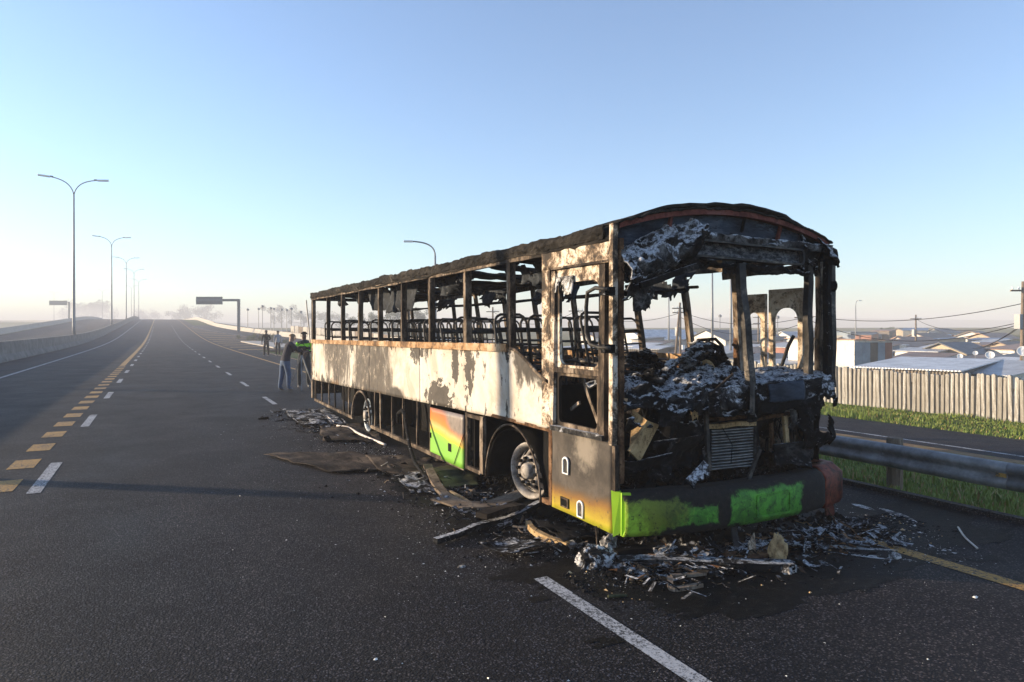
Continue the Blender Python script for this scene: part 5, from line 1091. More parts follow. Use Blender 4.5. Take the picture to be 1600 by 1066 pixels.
for k, s in enumerate((86, 150, 213, 276, 338, 392, 442, 492, 540)):
    p = off(s, -8.1, 1.1); a = PATH[int(s / 2)][2]
    double_lamp(p, 'double armed street lamp on the median barrier, %s of its row' % ords[k] if k else 'tall double armed street lamp on the median barrier, nearest of its row', 16.4, a)
double_lamp(Vector((-8.1, 15.2, 1.1)), 'median lamp post left of the view, its shadow crosses the road before the bus', 17.0)
double_lamp(Vector((-8.1, 29.6, 1.1)), 'median lamp post left of the view, its thin shadow crosses the road behind the bus', 17.0)
def single_lamp(x, ytop, ybase, Z, label, arm=-1, reach=1.6, h0=-1.5):
    b = at(x, 514, Z); b.z = h0; top = at(x, ytop, Z).z; t = thing('street_lamp', b, label, 'lamp post', 'single armed lamps beyond the bus')
    d = Vector((C_, -S_, 0)) * arm
    MB().tube([b, b + Vector((0, 0, (top - h0) * 0.5)), Vector((b.x, b.y, top - 0.9))], [0.13, 0.10, 0.06], 8).build('pole', M['pole_grey'], t, True)
    q = Vector((b.x, b.y, top - 0.92)); P = bez(q, q + Vector((0, 0, 0.7)), q + Vector((0, 0, 0.9)) + d * reach * 0.4, q + Vector((0, 0, 0.95)) + d * reach)
    MB().tube(P, 0.05, 7).build('arm', M['pole_grey'], t, True)
    MB().box(P[-1] + d * 0.25, (0.6, 0.25, 0.12), Matrix.Rotation(-YAW, 3, 'Z')).build('lamp_head', M['lamp_white'], t, False, 0, 0.03); return t
single_lamp(680, 378, 530, 45, 'curved single armed street lamp rising behind the bus roof', -1, 1.5)
single_lamp(1113, 402, 530, 60, 'tall lamp pole seen through the middle of the windscreen opening', 1, 0.8)
single_lamp(1045, 447, 530, 85, 'street lamp seen left of the leaning pole through the windscreen opening', 1, 1.2)
single_lamp(1142, 395, 530, 62, 'lamp pole partly hidden behind the central windscreen post', -1, 0.8)
single_lamp(1337, 470, 530, 110, 'slim hazy lamp mast above the tin shack', 1, 0.4)

# ------------------------------------------------------------------ sign gantries
M['sign_green'] = simple('sign_back', (0.045, 0.085, 0.095), 0.6, 0, 0.15, 2)
M['sign_band'] = simple('sign_band', (0.09, 0.14, 0.16), 0.6, 0, 0.15, 2)
def gantry(x_post, x0, x1, y0, y1, Z, ybase, label, xm=None):
    b = at(x_post, ybase, Z); t = thing('sign_gantry', b, label, 'road sign'); d = Vector((C_, -S_, 0))
    zb, zt2 = at(0, y1, Z).z, at(0, y0, Z).z; zm = (zb + zt2) / 2; ab = at(x_post, 0, Z)
    w2 = 0.42; MB().bar(Vector((b.x, b.y, b.z - 2)), Vector((b.x, b.y, zm + 0.3)), w2, w2, d).build('post', M['sign_green'], t)
    p0 = at(x0, 500, Z); p1 = at(x1, 500, Z)
    MB().bar(Vector((b.x, b.y, zm + 0.1)), Vector((p0.x, p0.y, zm + 0.1)), 0.3, 0.45).build('beam', M['sign_green'], t)
    nrm = Vector((-S_, -C_, 0)) * 0.4
    brd = MB().bar(Vector((p0.x, p0.y, zm)) + nrm, Vector((p1.x, p1.y, zm)) + nrm, 0.12, zt2 - zb).build('sign_board', M['sign_green'], t)
    MB().bar(Vector((p0.x, p0.y, zm + 0.1)) + nrm * 1.2, Vector((p1.x, p1.y, zm + 0.1)) + nrm * 1.2, 0.05, (zt2 - zb) * 0.36).build('stiffener', M['sign_band'], brd)
    return t
gantry(373, 308, 349, 464, 476, 130, 518, 'dark cantilever sign gantry over the road in the haze')
gantry(108, 106, 78, 470, 477, 260, 500, 'faint hazy sign gantry over the opposite carriageway')

# ------------------------------------------------------------------ people
M['skin'] = simple('skin', (0.30, 0.17, 0.11), 0.6, 0, 0.1, 20); M['skin_dark'] = simple('dark_skin', (0.09, 0.05, 0.035), 0.6, 0, 0.1, 20)
M['navy'] = simple('navy_cloth', (0.008, 0.009, 0.02), 0.9, 0, 0.3, 14); M['jeans'] = simple('jeans', (0.05, 0.085, 0.15), 0.9, 0, 0.3, 12)
M['dkteal'] = simple('dark_teal_cloth', (0.007, 0.014, 0.02), 0.9, 0, 0.3, 14); M['hivis'] = simple('hivis', (0.28, 0.72, 0.02), 0.8, 0, 0.15, 20)
M['blackcloth'] = simple('black_cloth', (0.006, 0.006, 0.007), 0.9, 0, 0.3, 14); M['greycloth'] = simple('grey_cloth', (0.30, 0.30, 0.33), 0.9, 0, 0.2, 14)
M['shoe'] = simple('shoe', (0.20, 0.18, 0.16), 0.7, 0, 0.3, 20); M['hair'] = simple('hair', (0.03, 0.02, 0.015), 0.8, 0, 0.3, 30); M['hairblond'] = simple('fair_hair', (0.22, 0.14, 0.07), 0.8, 0, 0.3, 30)
def person(loc, face, h, label, J, mats, hat=None, group=None):
    """J: joints in metres for a 1.75 m figure, x right of the figure, y forward"""
    k = h / 1.75; root = thing('person', loc, label, 'person', group); root.rotation_euler = (0, 0, face)
    V, E, Rr, idx = [], [], [], {}
    def a(n, p, r, par=None):
        idx[n] = len(V); V.append(Vector(p) * k); Rr.append((r * k, r * k) if not isinstance(r, tuple) else (r[0] * k, r[1] * k))
        if par: E.append((idx[par], idx[n]))
    for n, p, r, par in J: a(n, p, r, par)
    for s in ('l', 'r'):          # palms with five fingers each
        w_ = V[idx['wr_' + s]] / k; e_ = V[idx['el_' + s]] / k; d = (w_ - e_).normalized(); sd_ = d.cross(Vector((0, 1, 0.3))).normalized(); q = 1 if s == 'r' else -1
        a('palm_' + s, w_ + d * 0.07, (0.028, 0.016), 'wr_' + s)
        for f in range(4):
            o_ = sd_ * (0.027 - 0.018 * f); ln = (0.065, 0.075, 0.07, 0.055)[f]; b_ = w_ + d * 0.085 + o_
            a('f%d%s' % (f, s), b_ + d * ln * 0.5, 0.008, 'palm_' + s); a('g%d%s' % (f, s), b_ + d * ln * 0.9 + Vector((0, 0.02, -0.01)), 0.007, 'f%d%s' % (f, s))
        a('th' + s, w_ + d * 0.055 + sd_ * 0.045, 0.009, 'palm_' + s)
    me = bpy.data.meshes.new('body'); me.from_pydata([tuple(p) for p in V], E, []); tmp = bpy.data.objects.new('tmp', me); col.objects.link(tmp)
    md = tmp.modifiers.new('skin', 'SKIN'); md.use_smooth_shade = True
    for i, sv in enumerate(me.skin_vertices[0].data): sv.radius = Rr[i]; sv.use_root = (i == 0)
    sb = tmp.modifiers.new('sub', 'SUBSURF'); sb.levels = 1; sb.render_levels = 1
    bpy.context.view_layer.update(); dg = bpy.context.evaluated_depsgraph_get()
    nm = bpy.data.meshes.new_from_object(tmp.evaluated_get(dg)); nm.name = 'body'
    bpy.data.objects.remove(tmp); bpy.data.meshes.remove(me)
    body = bpy.data.objects.new('body', nm); col.objects.link(body); body.parent = root
    nm.materials.clear()
    for m_ in mats: nm.materials.append(m_)      # trousers, top, skin, shoes, vest
    pel = V[0].z; nk = V[idx['neck']]; wl, wr = V[idx['wr_l']], V[idx['wr_r']]; el, er = V[idx['el_l']], V[idx['el_r']]
    def isin(c, w_, e_): d = (w_ - e_).normalized(); return (c - w_).dot(d) > -0.01 and (c - w_).length < 0.25 * k
    for p in nm.polygons:
        c = p.center; p.use_smooth = True
        if isin(c, wl, el) or isin(c, wr, er): p.material_index = 2
        elif (c - nk).dot((V[idx['head']] - nk).normalized()) > 0.0 and c.z > nk.z - 0.10: p.material_index = 2
        elif c.z < 0.075 * k: p.material_index = 3
        elif c.z < pel - 0.02 and abs(c.x) < 0.24 * k: p.material_index = 0
        elif len(mats) > 4 and pel + 0.22 * k < c.z < pel + 0.46 * k and abs(c.x) < 0.24 * k: p.material_index = 4
        else: p.material_index = 1
    hd = V[idx['head']]; up = (V[idx['crown']] - V[idx['neck']]).normalized(); bm = bmesh.new()
    bmesh.ops.create_uvsphere(bm, u_segments=14, v_segments=9, radius=0.112 * k)
    bmesh.ops.delete(bm, geom=[v for v in bm.verts if v.co.z < -0.01 * k or (v.co.y > 0.07 * k and v.co.z < 0.05 * k)], context='VERTS')
    hm = bpy.data.meshes.new('hair'); bm.to_mesh(hm); bm.free(); ho = bpy.data.objects.new('cap' if hat else 'hair', hm); col.objects.link(ho); ho.parent = root
    ho.location = hd + up * 0.035 * k + Vector((0, -0.01, 0)); ho.rotation_euler = Vector((0, 0, 1)).rotation_difference(up).to_euler(); hm.materials.append(hat or M['hair'])
    fwd = Vector((0, 1, 0)); MB
    def feat(nm_, dp, sz, mt):
        f = bpy.data.objects.new(nm_, MB().box((0, 0, 0), sz).mesh(nm_)); col.objects.link(f); f.parent = root; f.location = hd + Vector(dp) * k; f.data.materials.append(mt)
        b_ = f.modifiers.new('bevel', 'BEVEL'); b_.width = 0.004; b_.segments = 2
    feat('nose', (0, 0.105, 0.0), (0.03 * k, 0.035 * k, 0.05 * k), mats[2])
    for s in (-1, 1): feat('eye', (s * 0.036, 0.094, 0.03), (0.022 * k, 0.01 * k, 0.012 * k), M['hair']); feat('ear', (s * 0.093, 0.0, 0.01), (0.015 * k, 0.035 * k, 0.06 * k), mats[2])
    feat('mouth', (0, 0.094, -0.052), (0.05 * k, 0.01 * k, 0.012 * k), M['redlead'])
    return root
def joints(bend=0.0, la=((-0.27, 0.02, 1.16), (-0.26, 0.08, 0.92)), ra=((0.27, 0.02, 1.16), (0.26, 0.08, 0.92)), stance=0.12, step=0.03, fat=1.0):
    b = bend
    J = [('pel', (0, 0, 0.95), (0.155 * fat, 0.115 * fat), None), ('waist', (0, b * 0.10, 1.10), (0.145 * fat, 0.11 * fat), 'pel'), ('chest', (0, b * 0.28, 1.30), (0.165 * fat, 0.12 * fat), 'waist'), ('sh', (0, b * 0.38, 1.42), (0.12, 0.09), 'chest'), ('neck', (0, b * 0.45, 1.50), 0.058, 'sh'), ('head', (0, b * 0.52 + 0.02, 1.62), (0.085, 0.10), 'neck'), ('crown', (0, b * 0.54 + 0.01, 1.72), (0.062, 0.075), 'head')]
    for s, q, arm in (('l', -1, la), ('r', 1, ra)):
        J += [('shd_' + s, (q * 0.19, b * 0.38, 1.40), 0.07, 'sh'), ('el_' + s, arm[0], 0.047, 'shd_' + s), ('wr_' + s, arm[1], 0.033, 'el_' + s)]
        J += [('hip_' + s, (q * 0.095, 0, 0.88), 0.108 * fat, 'pel'), ('kn_' + s, (q * stance, q * step + 0.02, 0.49), 0.085, 'hip_' + s), ('an_' + s, (q * (stance + 0.01), q * step * 1.5 - 0.03, 0.09), 0.062, 'kn_' + s), ('toe_' + s, (q * (stance + 0.03), q * step * 1.5 + 0.13, 0.035), (0.042, 0.03), 'an_' + s)]
    return J
p1 = onz(445, 611); p2_ = onz(475, 606)
person(p1, R(-70), 1.72, 'person in navy jersey and jeans bending to a tripod camera', joints(0.45, ((-0.26, 0.32, 1.20), (-0.12, 0.50, 1.28)), ((0.26, 0.34, 1.20), (0.10, 0.50, 1.26)), 0.12, 0.05, 1.05), [M['jeans'], M['navy'], M['skin'], M['shoe']], M['hairblond'])
person(p2_, R(170), 1.78, 'person in dark clothes with green high visibility chest, next to the bus corner', joints(0.05, ((-0.28, 0.06, 1.16), (-0.10, 0.26, 1.14)), ((0.28, 0.06, 1.16), (0.10, 0.25, 1.10)), 0.13, 0.03, 1.15), [M['dkteal'], M['dkteal'], M['skin_dark'], M['shoe'], M['hivis']], M['blackcloth'])
p3, p4 = onz(416, 557, 0.0), onz(434, 556, 0.0)
person(p3, R(160), 1.78, 'distant person in black standing on the road edge, left of the pair', joints(0.03, ((-0.28, 0.05, 1.16), (-0.14, 0.22, 1.08))), [M['blackcloth'], M['blackcloth'], M['skin_dark'], M['shoe']])
person(p4, R(190), 1.74, 'distant person in grey and black top, right of the pair', joints(0.03), [M['blackcloth'], M['greycloth'], M['skin_dark'], M['shoe']])
# tripod with a camera
tc_ = p1 + Matrix.Rotation(R(-70), 3, 'Z') @ Vector((0.0, 0.56, 0)); tri = thing('camera_tripod', tc_, 'silver legged tripod with a black video camera before the bending person', 'tripod')
for k in range(3):
    a = R(20 + 120 * k); e = tc_ + Vector((0.42 * math.cos(a), 0.42 * math.sin(a), 0.0)); q = tc_ + Vector((0, 0, 1.10))
    MB().bar(q, q.lerp(e, 0.55), 0.045, 0.03).build('leg', M['galv'], tri); MB().bar(q.lerp(e, 0.53), e, 0.028, 0.02).build('leg_tip', M['galv'], tri)
MB().lathe([(0, 0.0), (0.05, 0.0), (0.06, 0.08), (0.03, 0.14), (0, 0.14)], tc_ + Vector((0, 0, 1.08)), (0, 0, 1), 12).build('tripod_head', M['blackcloth'], tri)
mr = Matrix.Rotation(R(-70), 3, 'Z'); cb = MB().box(tc_ + Vector((0, 0, 1.28)), (0.11, 0.28, 0.13), mr).build('camera_body', M['blackcloth'], tri, False, 0, 0.01)
MB().lathe([(0, 0.0), (0.04, 0.0), (0.045, 0.12), (0.05, 0.14), (0, 0.13)], tc_ + mr @ Vector((0, 0.14, 1.28)), mr @ Vector((0, 1, 0)), 14).build('lens', M['char'], cb)
MB().tube([tc_ + mr @ Vector((0, -0.1, 1.36)), tc_ + mr @ Vector((0, -0.06, 1.42)), tc_ + mr @ Vector((0, 0.06, 1.42)), tc_ + mr @ Vector((0, 0.1, 1.36))], 0.012, 6).build('carry_handle', M['blackcloth'], cb)

# ------------------------------------------------------------------ town beyond the fence
def tin(name, c, rough=0.5, met=0.2):
    g = G(name); n = g.noise(1.3, 6, 0.65); nf = g.noise(9, 5, 0.7)
    cc = g.ramp(n, [(0.3, tuple(x * 0.6 for x in c)), (0.6, c), (0.8, tuple(min(1, x * 1.2) for x in c))]); cc = g.mix(g.step(nf, 0.58, 0.7), cc, (0.22, 0.12, 0.07))
    x = g.sep(); h = g.math('SINE', g.math('MULTIPLY', g.math('ADD', x[0], x[1]), 60)); g.bump(h, 0.4, 0.02); return g.out(cc, rough, met)
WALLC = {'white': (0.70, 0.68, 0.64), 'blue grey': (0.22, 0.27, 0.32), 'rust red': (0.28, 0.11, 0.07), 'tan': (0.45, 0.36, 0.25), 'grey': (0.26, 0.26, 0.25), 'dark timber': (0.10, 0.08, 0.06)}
ROOFC = {'pale tin': (0.50, 0.51, 0.52), 'rusty tin': (0.32, 0.20, 0.14), 'dark grey': (0.10, 0.11, 0.12), 'blue': (0.16, 0.24, 0.36), 'white': (0.72, 0.72, 0.72), 'brown': (0.20, 0.14, 0.10)}
WM = {k: tin('wall_' + k.replace(' ', '_'), c) for k, c in WALLC.items()}; RM = {k: tin('roof_' + k.replace(' ', '_'), c, 0.45, 0.3) for k, c in ROOFC.items()}
M['opening'] = simple('dark_opening', (0.02, 0.022, 0.025), 0.3)
def shack(c, du, dv, h, wc, rc, label, slope=0.12, gable=False, group=None, rot=0.0, zb=None):
    b = Vector((c[0], c[1], zt(*c[:2]) - 0.2 if zb is None else zb)); t = thing('house' if gable else 'shack', b, label, 'house' if gable else 'shack', group); mr = Matrix.Rotation(rot, 3, 'Z')
    def P(x, y, z): return b + mr @ Vector((x, y, z))
    x, y = du / 2, dv / 2; m = MB()
    h2 = h + slope * du if not gable else h
    m.add([P(-x, -y, -1), P(x, -y, -1), P(x, y, -1), P(-x, y, -1), P(-x, -y, h), P(x, -y, h2), P(x, y, h2), P(-x, y, h)], [(0, 1, 5, 4), (1, 2, 6, 5), (2, 3, 7, 6), (3, 0, 4, 7), (4, 5, 6, 7)])
    if gable:
        hr = h + slope * dv * 1.1; m.add([P(-x, -y, h), P(-x, y, h), P(-x, 0, hr)], [(0, 1, 2)]); m.add([P(x, -y, h), P(x, y, h), P(x, 0, hr)], [(0, 1, 2)])
    wl = m.build('wall', WM[wc], t)
    if gable:
        for s in (-1, 1): MB().prism([P(-x - 0.3, 0, hr + 0.08), P(x + 0.3, 0, hr + 0.08), P(x + 0.3, s * (y + 0.35), h - 0.10), P(-x - 0.3, s * (y + 0.35), h - 0.10)], (0, 0, 0.10)).build('roof_slope', RM[rc], t)
    else:
        MB().prism([P(-x - 0.2, -y - 0.2, h + 0.02 - 0.2 * slope), P(x + 0.2, -y - 0.2, h2 + 0.02 + 0.2 * slope), P(x + 0.2, y + 0.2, h2 + 0.02 + 0.2 * slope), P(-x - 0.2, y + 0.2, h + 0.02 - 0.2 * slope)], (0, 0, 0.05)).build('roof', RM[rc], t)
    MB().prism([P(-x - 0.012, -0.2 * dv, h - 1.3), P(-x - 0.012, 0.05 * dv, h - 1.3), P(-x - 0.012, 0.05 * dv, h - 0.6), P(-x - 0.012, -0.2 * dv, h - 0.6)], (0.01, 0, 0)).build('window', M['opening'], t)
    MB().prism([P(0.0, -y - 0.012, -0.2), P(0.8, -y - 0.012, -0.2), P(0.8, -y - 0.012, h - 0.3), P(0.0, -y - 0.012, h - 0.3)], (0, 0.01, 0)).build('door', M['opening'] if (len(label) % 2) else WM['rust red'], t)
    return t
# the big shack behind the fence, its white end lit
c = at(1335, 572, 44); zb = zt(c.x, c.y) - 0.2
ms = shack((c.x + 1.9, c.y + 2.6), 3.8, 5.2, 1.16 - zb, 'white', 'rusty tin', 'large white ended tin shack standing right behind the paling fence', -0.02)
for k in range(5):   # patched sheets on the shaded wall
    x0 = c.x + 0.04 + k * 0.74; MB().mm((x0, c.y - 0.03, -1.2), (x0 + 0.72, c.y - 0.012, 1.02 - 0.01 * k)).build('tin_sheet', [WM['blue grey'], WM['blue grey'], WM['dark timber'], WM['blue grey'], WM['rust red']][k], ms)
random.seed(33); combos = [(a, b) for a in WALLC for b in ROOFC]; random.shuffle(combos); ci = 0
spots = []; used_pairs = set()
for (x, y, Z) in ((1450, 572, 34), (1540, 580, 33), (1500, 566, 44), (1580, 574, 40), (1440, 560, 58), (1540, 560, 56), (1600, 562, 52), (1390, 566, 64), (1480, 552, 75), (1240, 566, 48), (1190, 560, 58), (1110, 556, 62), (1040, 552, 70), (1150, 548, 82), (1230, 548, 86), (980, 550, 74), (900, 545, 80), (820, 545, 84), (740, 540, 95), (700, 536, 110), (640, 532, 120), (1300, 556, 80), (590, 528, 130), (540, 524, 140), (480, 518, 150), (440, 516, 165)):
    wc, rc = combos[ci]; ci += 1
    if Z < 45: rc = ('pale tin', 'white', 'pale tin', 'rusty tin', 'white')[ci % 5]; wc = ('tan', 'grey', 'dark timber', 'blue grey', 'white')[(ci * 2) % 5]; 
    where = ('right behind the paling fence' if Z < 36 else 'in the second row behind the fence') if x > 1300 and Z < 50 else 'right of the bus' if x > 1300 else 'seen through the bus front' if x > 960 else 'seen through the side windows' if x > 500 else 'far off beyond the ramp wall'
    while (wc, rc, where) in used_pairs: wc, rc = random.choice(list(WALLC)), random.choice(list(ROOFC))
    used_pairs.add((wc, rc, where))
    p = at(x, y, Z); zbase = zt(p.x, p.y) - 0.2
    lvl = CAM_H - (y - HORIZON + 2) / F_PX * Z          # eaves level
    shack((p.x, p.y), random.uniform(3.6, 6.0), random.uniform(3.6, 6.0), max(1.6, lvl - zbase), wc, rc, '%s walled shack with a %s roof %s' % (wc, rc, where), random.choice((0.05, 0.09, 0.12)), False, 'shacks beyond the fence', random.uniform(-.25, .25))
def house(x, y, Z, du, dv, wc, rc, label, sl=0.16, rot=0.0):
    p = at(x, y, Z); zbase = zt(p.x, p.y) - 0.2; return shack((p.x, p.y), du, dv, max(1.9, CAM_H - (y - HORIZON) / F_PX * Z - zbase), wc, rc, label, sl, True, None, rot)
house(1492, 552, 62, 4.2, 4.4, 'tan', 'dark grey', 'tan gabled house with a dark grey roof behind the shacks', 0.17)
house(1580, 553, 70, 4.4, 4.0, 'tan', 'brown', 'smaller tan gabled house near the right edge pole', 0.16)
house(1452, 548, 95, 6, 5, 'white', 'brown', 'white gabled house with a brown roof left of the tan one', 0.16)
house(1150, 545, 105, 12, 8, 'white', 'dark grey', 'white gabled house seen through the front door leaf', 0.15)
house(1030, 538, 110, 12, 8, 'white', 'white', 'pale gabled house seen through the windscreen opening', 0.15)
p = at(1330, 531, 120); shack((p.x, p.y), 7, 5, at(0, 519, 120).z - zt(p.x, p.y) + 0.2, 'blue grey', 'blue', 'dark blue flat roofed block left of the round tree', 0.0)
for k, (x, y, Z, wc, rc, lab) in enumerate(((1425, 551, 88, 'white', 'rusty tin', 'tiny white house with a rusty roof below the transformer pole'), (1400, 556, 80, 'tan', 'rusty tin', 'tiny tan house with a rusty roof beside the large shack'), (1525, 544, 110, 'white', 'brown', 'tiny white house on the skyline right of the tan gable'), (1550, 547, 100, 'tan', 'rusty tin', 'tiny tan house with a rusty roof between the dishes'), (1470, 541, 130, 'white', 'dark grey', 'tiny white house with a dark roof on the skyline'), (1410, 541, 135, 'tan', 'dark grey', 'tiny tan house with a dark roof under the round tree'), (1190, 540, 120, 'tan', 'rusty tin', 'tiny tan house seen through the far door leaf'), (1080, 541, 115, 'tan', 'brown', 'tiny tan house seen beside the intake ring'), (930, 538, 120, 'white', 'rusty tin', 'tiny white house seen through the driver window'), (1240, 541, 118, 'white', 'pale tin', 'tiny white house seen right of the far door leaf'))):
    house(x, y, Z, 4.5, 4.0, wc, rc, lab, 0.15, 0.2 * (k % 3 - 1))
random.seed(77); cmb = [(a, b) for a in WALLC for b in ROOFC]; random.shuffle(cmb)
for k in range(34):
    Z = random.uniform(58, 84) if k % 2 else random.uniform(86, 135); x = random.uniform(1330, 1640) if k % 3 else random.uniform(960, 1290); p = at(x, 514, Z); wc, rc = cmb[k]
    hgt = random.uniform(1.7, 2.5); p.z = zt(p.x, p.y)
    shack((p.x, p.y), random.uniform(2.2, 3.8), random.uniform(2.2, 3.8), hgt, wc, rc, 'tiny %s shack, %s roof, crowded %s' % (wc, rc, 'right of the bus' if x > 1300 else 'behind the bus front'), random.uniform(0.04, 0.14), False, 'shacks beyond the fence', random.uniform(-.5, .5))
# satellite dishes
def dish(x, y, Z, r, label):
    c = at(x, y, Z); b = Vector((c.x, c.y, c.z - 1.0)); t = thing('satellite_dish', b, label, 'satellite dish', 'satellite dishes on the roofs'); ax = Vector((-0.75, -0.45, 0.45)).normalized()
    MB().lathe([(0.0, -0.08 * r / 0.4), (r * 0.5, -0.06 * r / 0.4), (r * 0.85, -0.015), (r, 0.03)], c, ax, 20).build('reflector', M['lamp_white'], t, True, 0.012)
    MB().tube([b + Vector((0, 0, -0.9)), b + Vector((0, 0, 0.6)), c - ax * 0.1], 0.03, 6).build('mast', M['galv'], t); MB().tube([c - Vector((0, 0, r * 0.9)), c + ax * r * 1.1], 0.012, 5).build('feed_arm', M['galv'], t)
dish(1500, 557, 42, 0.16, 'small white satellite dish, leftmost on the roofs'); dish(1547, 555, 38, 0.22, 'white satellite dish standing between the two tan houses'); dish(1599, 549, 36, 0.28, 'large white satellite dish cut by the right edge'); dish(1524, 552, 55, 0.18, 'white satellite dish against the tan gable end'); dish(1100, 551, 60, 0.3, 'white satellite dish seen through the windscreen opening')
# utility poles and wires
def upole(x, ytop, Z, label, lean=0.0, boxes=True, arms=1, r=0.13):
    p = at(x, 514, Z); b = Vector((p.x, p.y, zt(p.x, p.y) - 0.5)); top = at(x, ytop, Z) + Vector((C_, -S_, 0)) * lean; t = thing('utility_pole', b, label, 'utility pole', 'timber utility poles in the settlement'); d = Vector((C_, -S_, 0))
    MB().tube([b, b.lerp(top, 0.5), top], [r, r * 0.85, r * 0.65], 8).build('pole', M['wood'], t, True)
    for k in range(arms):
        q = top - Vector((0, 0, 0.5 + 0.8 * k)); MB().bar(q - d * 0.7, q + d * 0.7, 0.09, 0.09).build('cross_arm', M['wood'], t)
        for s in (-0.6, -0.25, 0.25, 0.6): MB().lathe([(0, 0.22), (0.04, 0.2), (0.05, 0.1), (0.02, 0.04)], q + d * s, (0, 0, 1), 6).build('insulator', M['lamp_white'], t)
    if boxes: MB().box(top - Vector((0, 0, 2.2)) - d * 0.25, (0.35, 0.3, 0.8)).build('transformer', M['pole_grey'], t); MB().box(top - Vector((0, 0, 3.6)) + d * 0.2, (0.3, 0.3, 0.4)).build('meter_box', M['lamp_white'], t)
    return top
tA = upole(1596, 440, 38, 'thick timber utility pole at the right edge with a meter box', 0.1)
tB = upole(1256, 486, 52, 'utility pole seen through the front door leaf of the bus', 0.0, False)
tC = upole(1431, 492, 85, 'utility pole with a transformer above the shack roofs', 0.0)
tD = upole(1052, 473, 60, 'leaning utility pole seen through the windscreen opening', 0.6, False)
tE = upole(1063, 480, 62, 'upright utility pole with a transformer beside the leaning pole')
tF = upole(770, 480, 75, 'utility pole seen through the side windows behind the seats'); tG = upole(900, 478, 66, 'utility pole seen through the driver door window', 0, False, 2)
tH = upole(1185, 490, 90, 'distant utility pole with cross arms behind the windscreen post', 0, False, 2)
random.seed(5)
for k, (x, y, Z) in enumerate(((387, 484, 150), (404, 483, 160), (410, 479, 140), (423, 482, 150), (428, 483, 165), (440, 484, 155), (448, 485, 150), (455, 483, 130), (470, 488, 140), (1125, 494, 120), (1215, 496, 110), (850, 492, 120))):
    p = at(x, 514, Z); b = Vector((p.x, p.y, zt(p.x, p.y) - 0.5)); top = at(x, y, Z)
    t = thing('mast', b, ('hazy light mast number %s from the left beyond the ramp wall' % ['one', 'two', 'three', 'four', 'five', 'six', 'seven', 'eight', 'nine'][k]) if k < 9 else ['hazy thin mast behind the centre of the windscreen opening', 'hazy thin mast behind the front door leaf', 'hazy thin mast behind the side windows'][k - 9], 'mast', 'masts in the haze')
    MB().tube([b, top], [0.10, 0.06], 6).build('pole', M['pole_grey'], t); MB().lathe([(0.0, -0.25), (0.26, -0.2), (0.3, 0.1), (0.15, 0.25), (0, 0.3)], top, (0, 0, 1), 8).build('lamp_cluster', M['pole_grey'], t)
def wire(a, b, sag, label, r=0.022):
    P = [a.lerp(b, t / 24) - Vector((0, 0, sag * 4 * (t / 24) * (1 - t / 24))) for t in range(25)]
    o = MB().tube(P, r, 5).build('overhead_wire', M['char'], None, True); tag(o, label, 'wire', 'overhead wires')
dn = Vector((0, 0, -1))
wire(tB + dn * 0.3, tA + dn * 1.2, 0.7, 'highest overhead wire spanning to the pole at the right edge')
wire(tB + dn * 0.5, tA + dn * 2.3, 1.35, 'lower sagging overhead wire spanning to the pole at the right edge')
wire(tC + dn * 0.5, tA + dn * 2.2, 0.9, 'overhead wire from the transformer pole to the right edge pole')
wire(tA + dn * 2.3, at(1520, 545, 60), 0.3, 'service wire dropping from the right edge pole to the tan house'); wire(tA + dn * 2.4, at(1500, 548, 75), 0.5, 'second service wire dropping left from the right edge pole', 0.016)
wire(tE + dn * 0.4, tB + dn * 0.5, 0.8, 'overhead wire seen through the windscreen opening, upper'); wire(tE + dn * 0.9, tB + dn * 0.9, 1.2, 'overhead wire seen through the windscreen opening, lower')
wire(tG + dn * 0.5, tE + dn * 0.5, 0.9, 'overhead wire seen through the driver door window'); wire(tF + dn * 0.5, tG + dn * 0.5, 1.3, 'overhead wire seen through the side windows')
# ------------------------------------------------------------------ trees
def tree_proto(seed, conical=False):
    random.seed(seed); m = MB(); cl = [(Vector((random.gauss(0, 0.30), random.gauss(0, 0.30), random.uniform(0.32, 0.95))), random.uniform(0.12, 0.24)) for _ in range(16)]
    if conical: cl = [(Vector((random.gauss(0, 0.20 * (1 - k / 18)), random.gauss(0, 0.20 * (1 - k / 18)), 0.25 + 0.75 * k / 18)), 0.16 * (1.1 - k / 18)) for k in range(18)]
    for k in range(2600):
        c, r = random.choice(cl); d = Vector((random.gauss(0, 1), random.gauss(0, 1), random.gauss(0, 1))).normalized(); p = c + d * r * random.random() ** 0.4
        n = Vector((random.gauss(0, 1), random.gauss(0, 1), random.gauss(0, 1))).normalized(); x = n.orthogonal().normalized() * random.uniform(0.014, 0.028); y = n.cross(x).normalized() * random.uniform(0.014, 0.03)
        b = len(m.v); m.v += [p - x, p - y * 0.6, p + x, p + y]; m.f.append((b, b + 1, b + 2, b + 3))
    cr = m.mesh('crown'); cr.materials.append(M['leaf'])
    t = MB(); t.tube([(0, 0, -0.05), (0.01, 0, 0.2), (0, 0.01, 0.45), (0.01, 0, 0.7)], [0.035, 0.028, 0.02, 0.008], 7)
    for c, r in cl[:7]: t.tube([(0, 0, 0.25), c * 0.6 + Vector((0, 0, 0.12)), c], [0.014, 0.009, 0.003], 5)
    tr = t.mesh('trunk'); tr.materials.append(M['bark']); return tr, cr
protos = [tree_proto(1), tree_proto(2), tree_proto(3), tree_proto(9, True)]
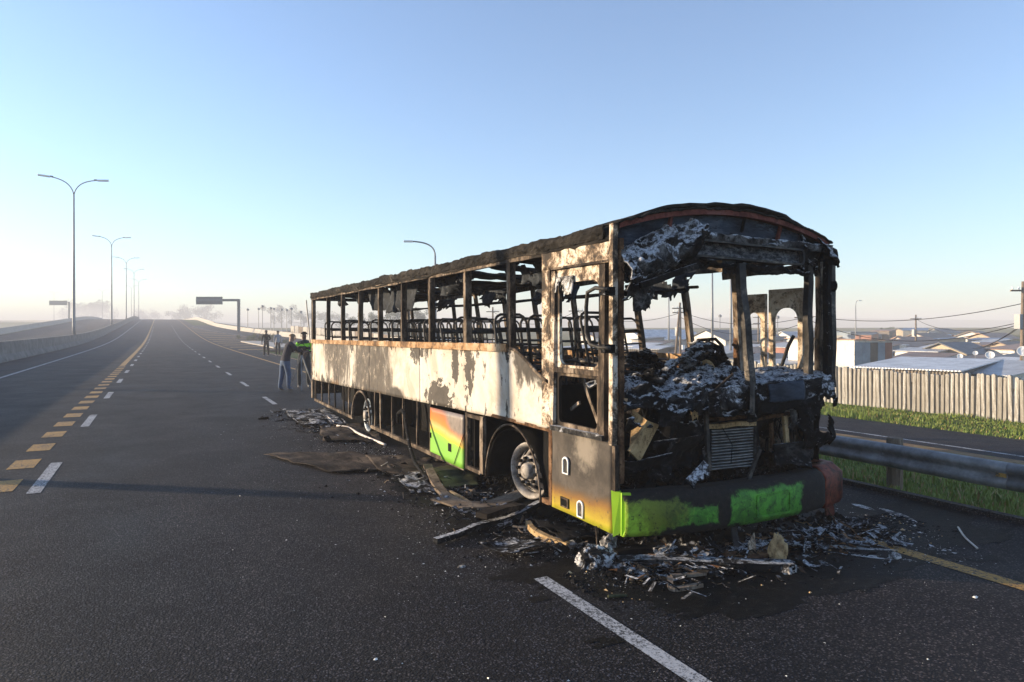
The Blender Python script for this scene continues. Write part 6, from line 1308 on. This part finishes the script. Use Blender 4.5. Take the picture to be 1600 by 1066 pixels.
TREES = [(1388, 512, 120, 11, 0, 'round hazy tree above the shack, right of the blue block'), (1432, 526, 110, 8, 1, 'low hazy tree behind the transformer pole'), (1497, 526, 140, 10, 3, 'small conical tree on the right skyline'), (1560, 530, 110, 8, 2, 'dark hazy tree left of the right edge pole'), (1585, 524, 95, 9, 0, 'dark tree just left of the right edge pole'), (1462, 530, 150, 8, 1, 'small faint round tree between the houses'),
    (440, 478, 230, 22, 0, 'big faint round tree beyond the light masts'), (475, 484, 200, 16, 1, 'faint blocky tree beside the rear corner of the bus'), (320, 478, 300, 20, 2, 'very faint tree right behind the sign gantry'), (290, 482, 310, 18, 1, 'very faint tree left behind the sign gantry'), (150, 472, 420, 22, 0, 'very faint tree beyond the far lamp posts'), (118, 473, 430, 20, 2, 'very faint tree beside the far sign'), (228, 482, 380, 18, 1, 'very faint low tree at the bend of the road'),
    (580, 490, 150, 14, 0, 'hazy tree seen through the rearmost side windows'), (545, 494, 160, 12, 1, 'smaller hazy tree seen through the rearmost side windows'), (615, 482, 150, 16, 2, 'round hazy tree seen under the hanging ceiling sheet'), (655, 484, 160, 15, 0, 'hazy tree seen between the rear pillars and the seats'), (512, 486, 190, 16, 1, 'faint tree seen through the very last window'), (1200, 515, 140, 10, 2, 'hazy tree behind the open door leaves'), (985, 520, 130, 9, 0, 'low hazy tree left in the windscreen opening')]
for k, (x, ytop, Z, h, pi, lab) in enumerate(TREES):
    Z = Z * (2.2 if Z >= 190 else 1.3)
    top = at(x, ytop, Z); b = Vector((top.x, top.y, zt(top.x, top.y) - 0.3)); hh = top.z - b.z
    t = thing('tree', b, lab, 'tree', 'hazy trees on the skyline')
    for nm_, me in (('trunk', protos[pi][0]), ('crown', protos[pi][1])):
        o = bpy.data.objects.new(nm_, me); col.objects.link(o); o.parent = t; o.scale = (hh * 1.05, hh * 1.05, hh) if pi != 3 else (hh * 0.8, hh * 0.8, hh); o.rotation_euler = (0, 0, k * 1.3)
def bush(x, y, Z, s, lab):
    p = at(x, y, Z); p.z = zr(min(150, p.y)) - 0.15; t = thing('bush', p, lab, 'bush')
    o = bpy.data.objects.new('crown', protos[1][1]); col.objects.link(o); o.parent = t; o.scale = (s, s, s * 0.8); o.location = (0, 0, -0.25 * s)
    o = bpy.data.objects.new('stem', protos[1][0]); col.objects.link(o); o.parent = t; o.scale = (s, s, s * 0.8)
bush(405, 520, 92, 2.4, 'dark green bush at the left of the dry grass'); bush(440, 524, 85, 1.6, 'small green bush before the precast wall'); bush(422, 516, 100, 2.0, 'bush standing behind the distant pair of people')
# low hills on the skyline
m = MB(); m.grid(lambda a, b: (-250 + 1500 * a, 1250 - 700 * a + 90 * b, (3 + (8 + 10 * max(0, fbm((a * 3, 0, 0), 1.2, 3) + 0.5)) * math.sin(math.pi * b)) if 0 < b < 1 else 1.0), 60, 8)
m.build('hills', M['terrain'], None, True)['kind'] = 'structure'
# ------------------------------------------------------------------ haze
hz = MB().mm((-1700, -1700, -3.0), (1700, 1700, 26.0)).build('haze', bpy.data.materials.new('haze_air'), None); hz['kind'] = 'stuff'
hm = hz.data.materials[0]; hm.use_nodes = True; nt = hm.node_tree; nt.nodes.clear()
ho = nt.nodes.new('ShaderNodeOutputMaterial'); pv = nt.nodes.new('ShaderNodeVolumePrincipled')
pv.inputs['Color'].default_value = (0.80, 0.80, 0.84, 1); pv.inputs['Density'].default_value = 0.0019; pv.inputs['Anisotropy'].default_value = 0.0
nt.links.new(pv.outputs[0], ho.inputs['Volume'])
